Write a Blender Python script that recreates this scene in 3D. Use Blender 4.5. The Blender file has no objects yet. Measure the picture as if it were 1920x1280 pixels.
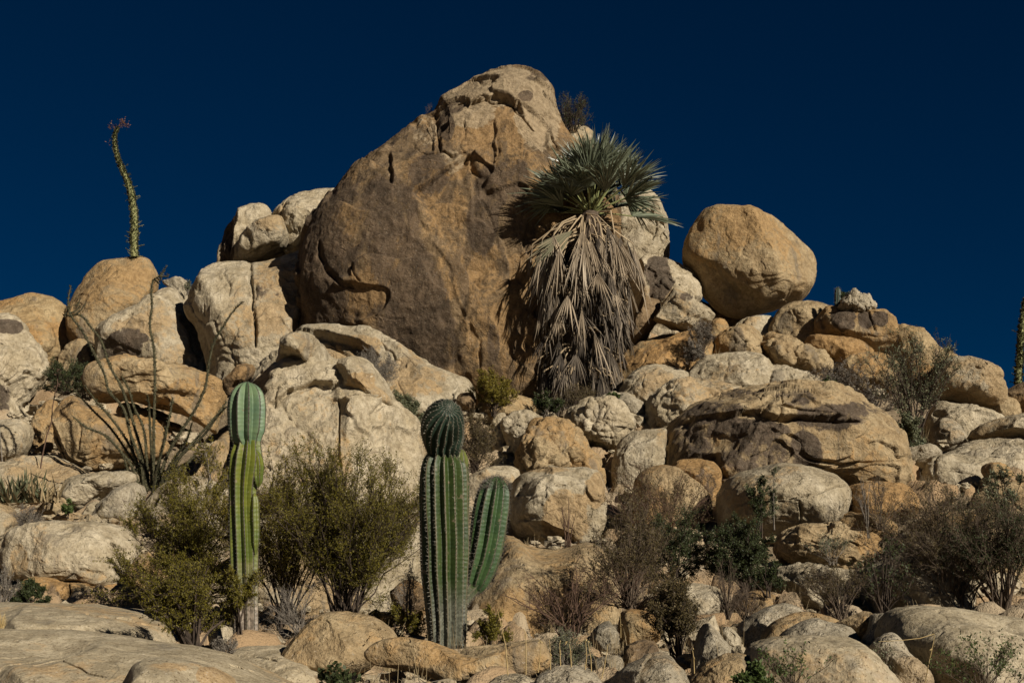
import bpy, math, random
import numpy as np
from mathutils import Vector

# ---------------------------------------------------------------- camera, sky, sun, exposure
scene = bpy.context.scene
F = 2667.0                      # focal length in photo pixels (50 mm on a 36 mm sensor, 1920 px wide)
PITCH = math.radians(10.5)
CAM = np.array([0.0, 0.0, 1.6])
cam_data = bpy.data.cameras.new('camera')
cam_data.lens = 50.0
cam_data.sensor_width = 36.0
cam_data.clip_start = 0.1
cam_data.clip_end = 5000.0
cam = bpy.data.objects.new('camera', cam_data)
scene.collection.objects.link(cam)
cam.location = CAM
cam.rotation_euler = (math.radians(90) + PITCH, 0, 0)
scene.camera = cam

SUN_EL, SUN_AZ = math.radians(27), math.radians(140)       # azimuth clockwise from +Y
SUN = np.array([math.cos(SUN_EL)*math.sin(SUN_AZ), math.cos(SUN_EL)*math.cos(SUN_AZ), math.sin(SUN_EL)])
world = bpy.data.worlds.new('World')
scene.world = world
world.use_nodes = True
nt = world.node_tree
nt.nodes.clear()
sky = nt.nodes.new('ShaderNodeTexSky')
sky.sky_type = 'NISHITA'
sky.sun_disc = False
sky.sun_elevation = SUN_EL
sky.sun_rotation = SUN_AZ
sky.altitude = 3000
sky.air_density = 0.75
sky.dust_density = 0.0
sky.ozone_density = 4.0
pol = nt.nodes.new('ShaderNodeMix')
pol.data_type = 'RGBA'
pol.blend_type = 'MULTIPLY'
pol.inputs[0].default_value = 1.0
pol.inputs[7].default_value = (0.003, 0.150, 0.236, 1)       # a polarised desert sky
bg = nt.nodes.new('ShaderNodeBackground')
bg.inputs[1].default_value = 0.05
wo = nt.nodes.new('ShaderNodeOutputWorld')
nt.links.new(sky.outputs[0], pol.inputs[6])
nt.links.new(pol.outputs[2], bg.inputs[0])
nt.links.new(bg.outputs[0], wo.inputs[0])

sl = bpy.data.lights.new('sun', 'SUN')
sl.energy = 5.0
sl.angle = math.radians(0.53)
sl.color = (1.0, 0.93, 0.81)
so = bpy.data.objects.new('sun', sl)
scene.collection.objects.link(so)
so.rotation_euler = Vector(SUN).to_track_quat('Z', 'Y').to_euler()
so.location = (20, -15, 30)

vs = scene.view_settings
vs.view_transform = 'Standard'
vs.look = 'None'
vs.exposure = 0.28
vs.gamma = 1.0
scene.render.film_transparent = False
scene.cycles.max_bounces = 4
scene.cycles.diffuse_bounces = 1
scene.cycles.transparent_max_bounces = 4

# ---------------------------------------------------------------- projection
_cp, _sp = math.cos(PITCH), math.sin(PITCH)
def at(px, py, Y):
    """world point on the ray through photo pixel (px,py) at distance Y along +Y"""
    px = np.asarray(px, float); py = np.asarray(py, float)
    u = (px - 960)/F; v = (640 - py)/F
    dy = _cp - v*_sp; dz = _sp + v*_cp
    s = Y/dy
    return np.stack([u*s, np.broadcast_to(np.asarray(Y, float), px.shape) + 0*px, CAM[2] + dz*s], -1)
def proj(P):
    x = P[:, 0]; y = P[:, 1]; z = P[:, 2] - CAM[2]
    d = y*_cp + z*_sp; up = -y*_sp + z*_cp
    return 960 + F*x/d, 640 - F*up/d

# ---------------------------------------------------------------- numpy noise
_rng = np.random.RandomState(7)
_perm = np.concatenate([_rng.permutation(256)]*3)
_g = _rng.normal(size=(256, 3)); _g /= np.linalg.norm(_g, axis=1)[:, None]
_j = _rng.rand(256, 3)
def _h(i, j, k):
    return _perm[_perm[_perm[i & 255] + (j & 255)] + (k & 255)]
_gx, _gy, _gz = (np.ascontiguousarray(_g[:, k].astype(np.float32)) for k in range(3))
_pi = _perm.astype(np.int32)
def perlin(p):
    p = np.asarray(p, np.float32)
    f = np.floor(p); r = p - f; i = f.astype(np.int32) & 255
    x, y, z = (np.ascontiguousarray(r[:, k]) for k in range(3))
    X, Y, Z = (np.ascontiguousarray(i[:, k]) for k in range(3))
    u, v, w = (t*t*t*(t*(t*6 - 15) + 10) for t in (x, y, z))
    def g(h, a, b, c_):
        return _gx[h]*a + _gy[h]*b + _gz[h]*c_
    A = _pi[X]; B = _pi[X + 1]
    AA = _pi[A + Y]; AB = _pi[A + Y + 1]; BA = _pi[B + Y]; BB = _pi[B + Y + 1]
    x1, y1, z1 = x - 1, y - 1, z - 1
    def lz(h, a, b):
        q0 = g(_pi[h + Z], a, b, z); q1 = g(_pi[h + Z + 1], a, b, z1)
        return q0 + w*(q1 - q0)
    q00 = lz(AA, x, y); q10 = lz(BA, x1, y); q01 = lz(AB, x, y1); q11 = lz(BB, x1, y1)
    a = q00 + u*(q10 - q00); b = q01 + u*(q11 - q01)
    return (a + v*(b - a)).astype(float)*1.5
def fbm(p, octv=4, gain=.5):
    o = 0; a = 1; s = 1
    for q in range(octv):
        o = o + a*perlin(p*s + q*17.3); a *= gain; s *= 2.03
    return o
def ridged(p, octv=3):
    o = 0; a = 1; s = 1
    for q in range(octv):
        o = o + a*(1 - 2*np.abs(perlin(p*s + q*9.7))); a *= .5; s *= 2.1
    return o
def voro(p):
    p = np.asarray(p, np.float32)
    fl = np.floor(p); f = fl.astype(np.int32); r = p - fl
    n = len(p)
    d1 = np.full(n, 81, np.float32); d2 = np.full(n, 81, np.float32); cid = np.zeros(n, np.int32)
    jx, jy, jz = (np.ascontiguousarray(_j[:, k].astype(np.float32)) for k in range(3))
    x, y, z = (np.ascontiguousarray(r[:, k]) for k in range(3))
    X, Y, Z = (np.ascontiguousarray(f[:, k]) for k in range(3))
    for a in (-1, 0, 1):
        ha = _pi[(X + a) & 255]
        for b in (-1, 0, 1):
            hb = _pi[ha + ((Y + b) & 255)]
            for c_ in (-1, 0, 1):
                h = _pi[hb + ((Z + c_) & 255)]
                dx = jx[h] + (a - x); dy = jy[h] + (b - y); dz = jz[h] + (c_ - z)
                d = dx*dx + dy*dy + dz*dz
                m = d < d1
                d2 = np.where(m, d1, np.minimum(d2, d))
                cid = np.where(m, h, cid)
                d1 = np.minimum(d1, d)
    return np.sqrt(d1).astype(float), np.sqrt(d2).astype(float), cid
def sstep(a, b, x):
    t = np.clip((x - a)/(b - a), 0, 1)
    return t*t*(3 - 2*t)

# ---------------------------------------------------------------- mesh helpers
def link(o, parent=None):
    scene.collection.objects.link(o)
    if parent is not None:
        o.parent = parent
    return o
def tag(o, label=None, cat=None, group=None, kind=None):
    if label: o['label'] = label
    if cat: o['category'] = cat
    if group: o['group'] = group
    if kind: o['kind'] = kind
    return o
def empty(name, loc, label, cat, group=None):
    o = bpy.data.objects.new(name, None)
    o.empty_display_size = .2
    o.location = tuple(float(v) for v in loc)
    link(o)
    return tag(o, label, cat, group)
def quads(name, V, Q, mats, mi=None, parent=None, loc=None, attrs=None, smooth=True):
    """one mesh object out of numpy arrays; V in world space, loc = its origin"""
    V = np.asarray(V, float)
    org = np.zeros(3) if loc is None else np.asarray(loc, float)
    base = org if parent is None else np.asarray(parent['_w'] if '_w' in parent else parent.location, float)
    me = bpy.data.meshes.new(name)
    n = len(V); m = len(Q); k = Q.shape[1]
    me.vertices.add(n)
    me.vertices.foreach_set('co', (V - (base if parent is not None else org)).astype(np.float32).ravel())
    me.loops.add(m*k)
    me.loops.foreach_set('vertex_index', Q.astype(np.int32).ravel())
    me.polygons.add(m)
    me.polygons.foreach_set('loop_start', np.arange(0, m*k, k, dtype=np.int32))
    for mt in (mats if isinstance(mats, (list, tuple)) else [mats]):
        me.materials.append(mt)
    if mi is not None:
        me.polygons.foreach_set('material_index', np.asarray(mi, np.int32))
    me.polygons.foreach_set('use_smooth', np.full(m, smooth))
    if attrs:
        for an, av in attrs.items():
            a = me.attributes.new(an, 'FLOAT', 'POINT')
            a.data.foreach_set('value', np.asarray(av, np.float32))
    me.update(calc_edges=True)
    o = bpy.data.objects.new(name, me)
    link(o, parent)
    if parent is None:
        o.location = tuple(org)
    return o
class Buf:
    """collects quads"""
    def __init__(s): s.V = []; s.Q = []; s.M = []; s.n = 0; s.A = []
    def add(s, V, Q, m=0, a=0.0):
        if len(V) == 0: return
        s.V.append(V); s.Q.append(Q + s.n); s.M.append(np.full(len(Q), m)); s.n += len(V)
        s.A.append(np.broadcast_to(np.asarray(a, float), (len(V),)))
    def tubes(s, A, B, ra, rb, m=0, k=3, a=0.0):
        A = np.asarray(A, float).reshape(-1, 3); B = np.asarray(B, float).reshape(-1, 3)
        n = len(A)
        if n == 0: return
        ra = np.broadcast_to(ra, (n,)); rb = np.broadcast_to(rb, (n,))
        d = B - A; d = d/(np.linalg.norm(d, axis=1)[:, None] + 1e-9)
        t = np.where(np.abs(d[:, 2:3]) > .9, np.array([[1., 0, 0]]), np.array([[0, 0, 1.]]))
        u = np.cross(d, t); u /= np.linalg.norm(u, axis=1)[:, None]; v = np.cross(d, u)
        rings = []
        for P, r in ((A, ra), (B, rb)):
            for q in range(k):
                an = 2*math.pi*q/k
                rings.append(P + (u*math.cos(an) + v*math.sin(an))*r[:, None])
        V = np.stack(rings, 1).reshape(-1, 3)
        base = (np.arange(n)*2*k)[:, None]
        Q = np.concatenate([base + np.array([q, (q + 1) % k, k + (q + 1) % k, k + q]) for q in range(k)], 0)
        s.add(V, Q, m, a)
    def polyline(s, P, R, m=0, k=5, a=0.0):
        P = np.asarray(P, float); n = len(P)
        R = np.broadcast_to(np.asarray(R, float), (n,))
        d = np.gradient(P, axis=0); d /= np.linalg.norm(d, axis=1)[:, None] + 1e-9
        t = np.array([0, 1., 0.1])
        u = np.cross(d, t); u /= np.linalg.norm(u, axis=1)[:, None] + 1e-9; v = np.cross(d, u)
        an = 2*np.pi*np.arange(k)/k
        V = P[:, None] + (u[:, None]*np.cos(an)[None, :, None] + v[:, None]*np.sin(an)[None, :, None])*R[:, None, None]
        V = V.reshape(-1, 3)
        i = np.arange(n - 1)[:, None]*k; q = np.arange(k)[None]; q2 = (q + 1) % k
        Q = np.stack([i + q, i + q2, i + k + q2, i + k + q], -1).reshape(-1, 4)
        s.add(V, Q, m, a)
    def leaves(s, C, L, W, rng, m=0, up=None, D=None, a=0.0):
        """small diamond leaves; C centres, L length, W width, D direction"""
        C = np.asarray(C, float).reshape(-1, 3); n = len(C)
        if n == 0: return
        if D is None:
            D = rng.normal(size=(n, 3))
            if up is not None: D = D + np.asarray(up)
        D = D/(np.linalg.norm(D, axis=1)[:, None] + 1e-9)
        r = rng.normal(size=(n, 3)); S = np.cross(D, r); S /= np.linalg.norm(S, axis=1)[:, None] + 1e-9
        L = np.broadcast_to(L, (n,))[:, None]*(.7 + .6*rng.rand(n, 1)); W = np.broadcast_to(W, (n,))[:, None]
        V = np.stack([C, C + D*L*.5 + S*W*.5, C + D*L, C + D*L*.5 - S*W*.5], 1).reshape(-1, 3)
        Q = np.arange(n*4).reshape(-1, 4)
        s.add(V, Q, m, a)
    def build(s, name, mats, parent=None, loc=None, smooth=False, attr=None):
        return quads(name, np.concatenate(s.V), np.concatenate(s.Q), mats, np.concatenate(s.M), parent, loc,
                     {attr: np.concatenate(s.A)} if attr else None, smooth)

# ---------------------------------------------------------------- materials
class N:
    def __init__(s, name):
        s.m = bpy.data.materials.new(name); s.m.use_nodes = True
        s.t = s.m.node_tree; s.t.nodes.clear()
        s.out = s.t.nodes.new('ShaderNodeOutputMaterial')
        s.b = s.t.nodes.new('ShaderNodeBsdfPrincipled')
        s.t.links.new(s.b.outputs[0], s.out.inputs[0])
        s.b.inputs['Specular IOR Level'].default_value = 0.25
    def n(s, t): return s.t.nodes.new('ShaderNode' + t)
    def l(s, a, b): s.t.links.new(a, b)
    def put(s, sock, v):
        if hasattr(v, 'is_linked') or isinstance(v, bpy.types.NodeSocket): s.l(v, sock)
        else: sock.default_value = v
    def math(s, op, a, b=0.0, clamp=False):
        x = s.n('Math'); x.operation = op; x.use_clamp = clamp
        s.put(x.inputs[0], a); s.put(x.inputs[1], b); return x.outputs[0]
    def ramp(s, a, lo, hi, o0=0.0, o1=1.0):
        x = s.n('MapRange'); x.interpolation_type = 'SMOOTHSTEP'
        s.put(x.inputs[0], a); x.inputs[1].default_value = lo; x.inputs[2].default_value = hi
        x.inputs[3].default_value = o0; x.inputs[4].default_value = o1; return x.outputs[0]
    def mix(s, f, a, b, mode='MIX'):
        x = s.n('Mix'); x.data_type = 'RGBA'; x.blend_type = mode
        s.put(x.inputs[0], f)
        s.put(x.inputs[6], tuple(a) + (1,) if isinstance(a, tuple) and len(a) == 3 else a)
        s.put(x.inputs[7], tuple(b) + (1,) if isinstance(b, tuple) and len(b) == 3 else b)
        return x.outputs[2]
    def noise(s, co, sc, det=4, rough=.55, dist=0.0):
        x = s.n('TexNoise'); s.l(co, x.inputs['Vector']); x.inputs['Scale'].default_value = sc
        x.inputs['Detail'].default_value = det; x.inputs['Roughness'].default_value = rough
        x.inputs['Distortion'].default_value = dist; return x.outputs[0]
    def attr(s, name):
        x = s.n('Attribute'); x.attribute_name = name; return x.outputs['Fac']

def rock_mat(name, base, pale, ochre, dark, speck=.5, ochre_lo=.55, dark_lo=.62, stain=(.06, .043, .03), bump=1.0, grain=1.0):
    k = N(name)
    tc = k.n('TexCoord'); oi = k.n('ObjectInfo')
    off = k.n('VectorMath'); off.operation = 'SCALE'
    cx = k.n('CombineXYZ')
    k.l(oi.outputs['Random'], cx.inputs[0]); k.l(oi.outputs['Random'], cx.inputs[1]); k.l(oi.outputs['Random'], cx.inputs[2])
    k.l(cx.outputs[0], off.inputs[0]); off.inputs['Scale'].default_value = 83.0
    ad = k.n('VectorMath'); ad.operation = 'ADD'
    k.l(tc.outputs['Object'], ad.inputs[0]); k.l(off.outputs[0], ad.inputs[1])
    co = ad.outputs[0]
    st = k.n('Mapping'); st.inputs['Scale'].default_value = (2.2, 2.2, .55); st.inputs['Rotation'].default_value = (0, math.radians(14), 0)
    k.l(co, st.inputs[0]); cs = st.outputs[0]
    n1 = k.noise(co, .55, 5, .6, .4)
    n2 = k.noise(co, 2.3, 6, .62, .3)
    n3 = k.noise(co, 9.0, 6, .65)
    n4 = k.noise(co, 42.0*grain, 3, .7)
    ns = k.noise(cs, 1.1, 6, .65, .6)
    c = k.mix(k.ramp(n2, .36, .64), base, pale)
    c = k.mix(k.math('MULTIPLY', k.ramp(k.math('ADD', n1, k.math('MULTIPLY', k.math('SUBTRACT', n3, .5), .35)), ochre_lo - .03, ochre_lo + .05), .8), c, ochre)
    oc = k.attr('ochre')
    c = k.mix(k.math('MULTIPLY', k.ramp(k.math('ADD', oc, k.math('MULTIPLY', k.math('SUBTRACT', n3, .5), 1.3)), .35, .6), .9), c, ochre)
    # grey weathering skin
    c = k.mix(k.math('MULTIPLY', k.ramp(k.math('ADD', ns, k.math('MULTIPLY', k.math('SUBTRACT', n3, .5), .3)), dark_lo - .03, dark_lo + .06), .75), c, dark)
    c = k.mix(k.math('MULTIPLY', k.ramp(k.math('ADD', k.attr('bleach'), k.math('MULTIPLY', k.math('SUBTRACT', n3, .5), 1.2)), .4, .62), .85), c, (.38, .29, .18))
    # desert varnish, patchy; also the big rock's painted left-face shade
    sn = k.attr('stain')
    f = k.math('ADD', sn, k.math('ADD', k.math('MULTIPLY', k.math('SUBTRACT', ns, .5), 1.5), k.math('MULTIPLY', k.math('SUBTRACT', n3, .5), 1.1)))
    stc = k.mix(k.ramp(n2, .35, .65), stain, tuple(min(1, v*2.0) for v in stain))
    c = k.mix(k.math('MULTIPLY', k.ramp(f, .34, .62), .93), c, stc)
    c = k.mix(k.ramp(oi.outputs['Random'], 0, 1, 0, .35), c, (.68, .70, .72), 'MULTIPLY')
    # mottling and grain
    c = k.mix(k.ramp(n3, .3, .68, .75, 0.0), c, (.46, .43, .38), 'MULTIPLY')
    c = k.mix(k.ramp(n4, .55, .68, 0.0, speck), c, (.32, .27, .22), 'MULTIPLY')
    c = k.mix(k.ramp(n4, .42, .28, 0.0, speck*.5), c, (.62, .55, .45))
    # thin weathering veins
    v = k.n('TexVoronoi'); v.feature = 'DISTANCE_TO_EDGE'; v.inputs['Scale'].default_value = .8
    wv = k.n('VectorMath'); wv.operation = 'MULTIPLY_ADD'
    nn = k.n('TexNoise'); k.l(co, nn.inputs['Vector']); nn.inputs['Scale'].default_value = 1.6; nn.inputs['Detail'].default_value = 5
    k.l(nn.outputs['Color'], wv.inputs[0]); wv.inputs[1].default_value = (1.3, 1.3, 1.3); k.l(co, wv.inputs[2])
    k.l(wv.outputs[0], v.inputs['Vector'])
    crack = k.math('MULTIPLY', k.ramp(v.outputs[0], .0, .02, 1.0, 0.0), k.ramp(n2, .56, .64))
    k.l(c, k.b.inputs['Base Color'])
    k.b.inputs['Roughness'].default_value = .88
    h = k.math('ADD', k.math('MULTIPLY', n3, .07), k.math('MULTIPLY', n4, .014))
    h = k.math('ADD', h, k.math('MULTIPLY', n2, .07))
    h = k.math('SUBTRACT', h, k.math('MULTIPLY', crack, .02))
    pit = k.noise(co, 17.0, 2, .5)
    h = k.math('SUBTRACT', h, k.math('MULTIPLY', k.ramp(pit, .66, .74), .018))
    bp = k.n('Bump'); bp.inputs['Strength'].default_value = .9*bump; bp.inputs['Distance'].default_value = 1.0
    k.l(h, bp.inputs['Height']); k.l(bp.outputs[0], k.b.inputs['Normal'])
    return k.m
PALE, TAN, OCH, GRY = (.47, .36, .235), (.38, .265, .155), (.40, .215, .09), (.21, .175, .135)
M_ROCK = {
    'pale':  rock_mat('pale_granite', (.40, .325, .21), (.52, .44, .31), (.40, .275, .14), (.23, .19, .135), ochre_lo=.59, dark_lo=.62),
    'tan':   rock_mat('tan_granite', (.36, .255, .135), (.45, .34, .195), (.39, .24, .10), (.2, .16, .11), ochre_lo=.52, dark_lo=.60),
    'ochre': rock_mat('ochre_granite', (.38, .26, .125), (.43, .32, .175), (.39, .225, .085), (.2, .15, .10), ochre_lo=.50, dark_lo=.62),
    'grey':  rock_mat('grey_granite', (.34, .29, .205), (.44, .375, .27), (.37, .27, .155), (.2, .175, .135), speck=.95, ochre_lo=.60, dark_lo=.60, grain=1.3),
    'slab':  rock_mat('speckled_bedrock', (.39, .318, .205), (.47, .39, .262), (.42, .285, .145), (.28, .235, .17), speck=1., ochre_lo=.62, dark_lo=.60, bump=.45, grain=1.5),
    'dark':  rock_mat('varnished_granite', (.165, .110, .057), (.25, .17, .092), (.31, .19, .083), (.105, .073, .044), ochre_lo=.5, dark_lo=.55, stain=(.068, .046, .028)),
}
# ---------------------------------------------------------------- boulders
GROUND = []                    # (X, Y, Z) control points of the hillside under the boulders
def cube_dirs(n):
    t = np.arange(n + 1)
    V = []; Q = []; key = {}
    ii, jj = np.meshgrid(t, t, indexing='ij')
    P = []; F_ = []; off = 0
    for ax in range(3):
        for sg in (0, n):
            c = np.zeros((n + 1, n + 1, 3), np.int64)
            c[..., ax] = sg; c[..., (ax + 1) % 3] = ii; c[..., (ax + 2) % 3] = jj
            P.append(c.reshape(-1, 3))
            a = (ii[:-1, :-1]*(n + 1) + jj[:-1, :-1]).ravel() + off
            q = np.stack([a, a + n + 1, a + n + 2, a + 1], 1)
            F_.append(q if sg else q[:, ::-1]); off += (n + 1)**2
    P = np.concatenate(P); F_ = np.concatenate(F_)
    k = (P[:, 0]*(n + 1) + P[:, 1])*(n + 1) + P[:, 2]
    _, idx, inv = np.unique(k, return_index=True, return_inverse=True)
    inv = inv.ravel()
    p = P[idx]/n*2.0 - 1
    p = np.tan(p*math.pi/4)
    p = p/np.linalg.norm(p, axis=1)[:, None]
    if n > 8:        # finer mesh on the near side
        al = np.arccos(np.clip(-p[:, 1], -1, 1)); a2 = math.pi*(al/math.pi)**1.4
        h = np.hypot(p[:, 0], p[:, 2]) + 1e-12
        p = np.stack([p[:, 0]/h*np.sin(a2), -np.cos(a2), p[:, 2]/h*np.sin(a2)], 1)
    return p, inv[F_]
_dc = {}
def vnormals(V, Q):
    a = V[Q[:, 2]] - V[Q[:, 0]]; b = V[Q[:, 3]] - V[Q[:, 1]]
    fn = np.cross(a, b)
    out = np.zeros_like(V)
    for c in range(3):
        s = 0
        for k in range(4):
            s = s + np.bincount(Q[:, k], fn[:, c], len(V))
        out[:, c] = s
    return out/(np.linalg.norm(out, axis=1)[:, None] + 1e-12)
def chaikin(p, it=1, w=.25):
    p = np.asarray(p, float)
    for _ in range(it):
        q = np.roll(p, -1, 0)
        p = np.stack([p*(1 - w) + q*w, p*w + q*(1 - w)], 1).reshape(-1, 2)
    return p
def radial(poly, c, n=720):
    an = np.linspace(-math.pi, math.pi, n, endpoint=False)
    d = np.stack([np.cos(an), np.sin(an)], 1)
    a = poly - c; b = np.roll(a, -1, 0); e = b - a
    den = d[:, None, 0]*e[None, :, 1] - d[:, None, 1]*e[None, :, 0]
    den = np.where(np.abs(den) < 1e-9, 1e-9, den)
    t = (a[None, :, 0]*e[None, :, 1] - a[None, :, 1]*e[None, :, 0])/den
    u = (a[None, :, 0]*d[:, None, 1] - a[None, :, 1]*d[:, None, 0])/den
    ok = (t > 0) & (u >= -1e-6) & (u <= 1 + 1e-6)
    r = np.where(ok, t, 0).max(1)
    if (r <= 0).any(): r = np.where(r <= 0, np.median(r), r)
    return an, r
def seg_dist(px, py, pts):
    """distance to a polyline, side (+ on the screen's right-hand side of travel), fraction along it"""
    pts = np.asarray(pts, float); best = np.full(len(px), 1e9); side = np.zeros(len(px)); tt = np.zeros(len(px))
    L = np.linalg.norm(np.diff(pts, axis=0), axis=1); cum = np.concatenate([[0], np.cumsum(L)]); tot = cum[-1]
    for i in range(len(pts) - 1):
        a = pts[i]; e = pts[i + 1] - a
        qx = px - a[0]; qy = py - a[1]
        t = np.clip((qx*e[0] + qy*e[1])/(e @ e), 0, 1)
        d = np.hypot(qx - e[0]*t, qy - e[1]*t)
        m = d < best
        best = np.where(m, d, best); side = np.where(m, np.sign(e[0]*qy - e[1]*qx), side)
        tt = np.where(m, (cum[i] + t*L[i])/tot, tt)
    return best, side, tt
def blob(px, py, lst, wob):
    o = np.zeros(len(px))
    for cx, cy, rx, ry, v in lst:
        d = np.sqrt(((px - cx)/rx)**2 + ((py - cy)/ry)**2)
        o = np.maximum(o, v*sstep(1.25, .7, d + wob*.35))
    return o
NROCK = [0]
_FR = [None]
def voro_f(p):
    m = _FR[0]
    a, b, c = voro(p[m])
    d1 = np.full(len(p), .4); d2 = np.full(len(p), .9); cid = np.zeros(len(p), np.int64)
    d1[m] = a; d2[m] = b; cid[m] = c
    return d1, d2, cid
def rock(label, pts, d, mat='pale', kind='smooth', T=None, lean=.28, turn=0., e=.82, fac=6, amp=1., res=2.8,
         cr=(), st=(), sn=(), oc=(), c=None, name='boulder', group=None, ground=True, sm=1, dents=(), ext=None, ang=False, bl=()):
    NROCK[0] += 1
    rng = np.random.RandomState(100 + NROCK[0])
    pts = np.array(pts, float)
    yb0 = pts[:, 1].max(); ym = (pts[:, 1].max() + pts[:, 1].min())/2
    if ext is None: ext = 0. if lean < .2 else .28
    pts[:, 1] = np.where(pts[:, 1] > ym, ym + (pts[:, 1] - ym)*(1 + ext), pts[:, 1])
    if ground and max(np.ptp(pts[:, 0]), np.ptp(pts[:, 1])) < 170:
        mx = pts[:, 0].mean(); pts[:, 0] = mx + (pts[:, 0] - mx)*1.05
    poly = chaikin(pts, sm, .2)
    W = at(poly[:, 0], poly[:, 1], d)
    P2 = W[:, [0, 2]]
    if c is None:
        x, z = P2[:, 0], P2[:, 1]; x2, z2 = np.roll(x, -1), np.roll(z, -1)
        cr_ = x*z2 - x2*z; A = cr_.sum()/2
        cc = np.array([((x + x2)*cr_).sum()/(6*A), ((z + z2)*cr_).sum()/(6*A)])
    else:
        cc = at(np.array([c[0]]), np.array([c[1]]), d)[0, [0, 2]]
    an, rr = radial(P2, cc)
    ker = np.ones(3)/3; rr = np.convolve(np.concatenate([rr[-1:], rr, rr[:1]]), ker, 'valid')
    w = np.ptp(P2[:, 0]); h = np.ptp(P2[:, 1]); s = math.sqrt(w*h)
    if T is None: T = .44*s
    size_px = max(np.ptp(poly[:, 0]), np.ptp(poly[:, 1]))
    n = int(np.clip(size_px*.74/res, 12, 190))
    if n not in _dc: _dc[n] = cube_dirs(n)
    D, Q = _dc[n]
    q = D.copy()
    # broad facets on the near side
    hard = ang or kind in ('blocky', 'cracked') or e <= .7
    for _ in range(fac + (3 if hard else 1) if fac else 0):
        nn = rng.normal(size=3); nn[1] = -abs(nn[1])*.9 - .3; nn /= np.linalg.norm(nn)
        hh = rng.uniform(.55 if hard else .68, .9); sh = rng.uniform(50, 160) if hard else rng.uniform(25, 90)
        x = (q @ nn - hh)*sh
        q = q - nn*(np.log1p(np.exp(np.clip(x, -30, 30)))/sh)[:, None]
    for _ in range(max(0, fac - 2)):
        nn = rng.normal(size=3); nn[1] = abs(nn[1]) + .2; nn /= np.linalg.norm(nn)
        x = (q @ nn - .8)*14
        q = q - nn*(np.log1p(np.exp(np.clip(x, -30, 30)))/14)[:, None]
    edge = np.hypot(D[:, 0], D[:, 2])
    rho = np.hypot(q[:, 0], q[:, 2])
    rho = np.where(edge > .9, rho + (edge - rho)*sstep(.9, 1.0, edge), rho)
    phi = np.arctan2(q[:, 2], q[:, 0])
    r = np.interp(phi, np.concatenate([an, [math.pi]]), np.concatenate([rr, rr[:1]]))
    # keep the centre round, let the rim take the traced outline
    rm = rr.mean(); k = sstep(.05, .75, rho)
    ri = (r*k + rm*(1 - k)*.9 + r*(1 - k)*.1)
    rs = ri*np.power(np.clip(rho, 0, 1.02), e)
    X = cc[0] + np.cos(phi)*rs; Z = cc[1] + np.sin(phi)*rs
    Y = T*np.sign(q[:, 1])*np.abs(q[:, 1])**e
    Y = Y + lean*(Z - cc[1]) + turn*(X - cc[0])
    V = np.stack([X, d + Y, Z], 1)
    front = sstep(.25, -.15, D[:, 1])
    # surface relief
    off = rng.rand(3)*60
    _FR[0] = D[:, 1] < .35
    nrm = vnormals(V, Q)
    p = (V - V.mean(0)) + off
    rim = 1 - .6*sstep(.8, 1.0, edge)
    disp = amp*rim*(.06*s*fbm(p*1.4/s, 3) + .014*s*ridged(p*3.2/s + 5, 4))
    tq = fbm(p*np.array([1., 1., 1.6])*1.1/s + 40, 4)*4.2
    fr = tq - np.floor(tq)
    disp = disp + amp*(.014 if kind == 'smooth' else .026)*s*rim*(np.floor(tq) + sstep(0, .05, fr))
    # joints: long thin cracks, only in part of the face
    jp = p*np.array([1, 1, .8]) + .12*s*np.stack([fbm(p*3/s + 4, 3), fbm(p*3/s + 14, 3), fbm(p*3/s + 24, 3)], 1)
    j1, j2, jc = voro_f(jp*1.15/s + 2.2)
    jm = sstep(-.05, .2, fbm(p*1.5/s + 63, 2))
    disp = disp - min(.02*s, .05)*np.exp(-((j2 - j1)*s/1.15/(1.3*d/F*2))**2)*jm*(amp if amp < 1 else 1) + .03*s*(_j[jc][:, 1] - .5)*sstep(0, .04, j2 - j1)*jm*(1.5 if hard else .5)*min(1, amp)
    disp = disp + .006*s*fbm(p*9/s, 4)*amp
    if kind == 'smooth':
        disp = disp + amp*(.02*fbm(p*3.5, 4))
    if kind in ('cracked', 'lumpy', 'layered', 'pitted', 'blocky'):
        wp = p + .25*s*.35*np.stack([fbm(p*2/s, 2), fbm(p*2/s + 9, 2), fbm(p*2/s + 21, 2)], 1)
        if kind == 'cracked':
            d1, d2, cid = voro_f(wp*np.array([1, 1, 1.5])*2.1/s)
            g = np.exp(-((d2 - d1)/.045)**2)*sstep(-.25, .25, fbm(p*1.7/s + 3, 2))
            disp = disp - min(.028*s, .07)*g + min(.018*s, .05)*(_j[cid][:, 0] - .5)*sstep(0, .1, d2 - d1)
            disp = disp + .018*ridged(p*3.5, 3)
        elif kind == 'blocky':
            d1, d2, cid = voro_f(wp*np.array([1, 1, 1.3])*1.7/s)
            disp = disp + .09*s*(_j[cid][:, 0] - .5)*sstep(0, .07, d2 - d1) - .02*s*np.exp(-((d2 - d1)/.05)**2)
            disp = disp + .02*ridged(p*3, 3)
        elif kind == 'lumpy':
            d1, d2, cid = voro_f(wp*3.4/s)
            disp = disp + .085*s*(1 - (d1/.7)**2)*.7 - .02*s*np.exp(-((d2 - d1)/.07)**2)
            d1, d2, cid = voro_f(wp*8.5/s + 3.3)
            disp = disp - .016*s*(d1/.6)**2
        elif kind == 'layered':
            wq = wp*np.array([1.2, 1.2, 4.2])/s*1.6
            d1, d2, cid = voro_f(wq)
            disp = disp + .07*s*(_j[cid][:, 0] - .5)*sstep(0, .12, d2 - d1) - .025*s*np.exp(-((d2 - d1)/.08)**2)
            disp = disp + .02*ridged(p*np.array([2, 2, 6]), 3)
        elif kind == 'pitted':
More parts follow.
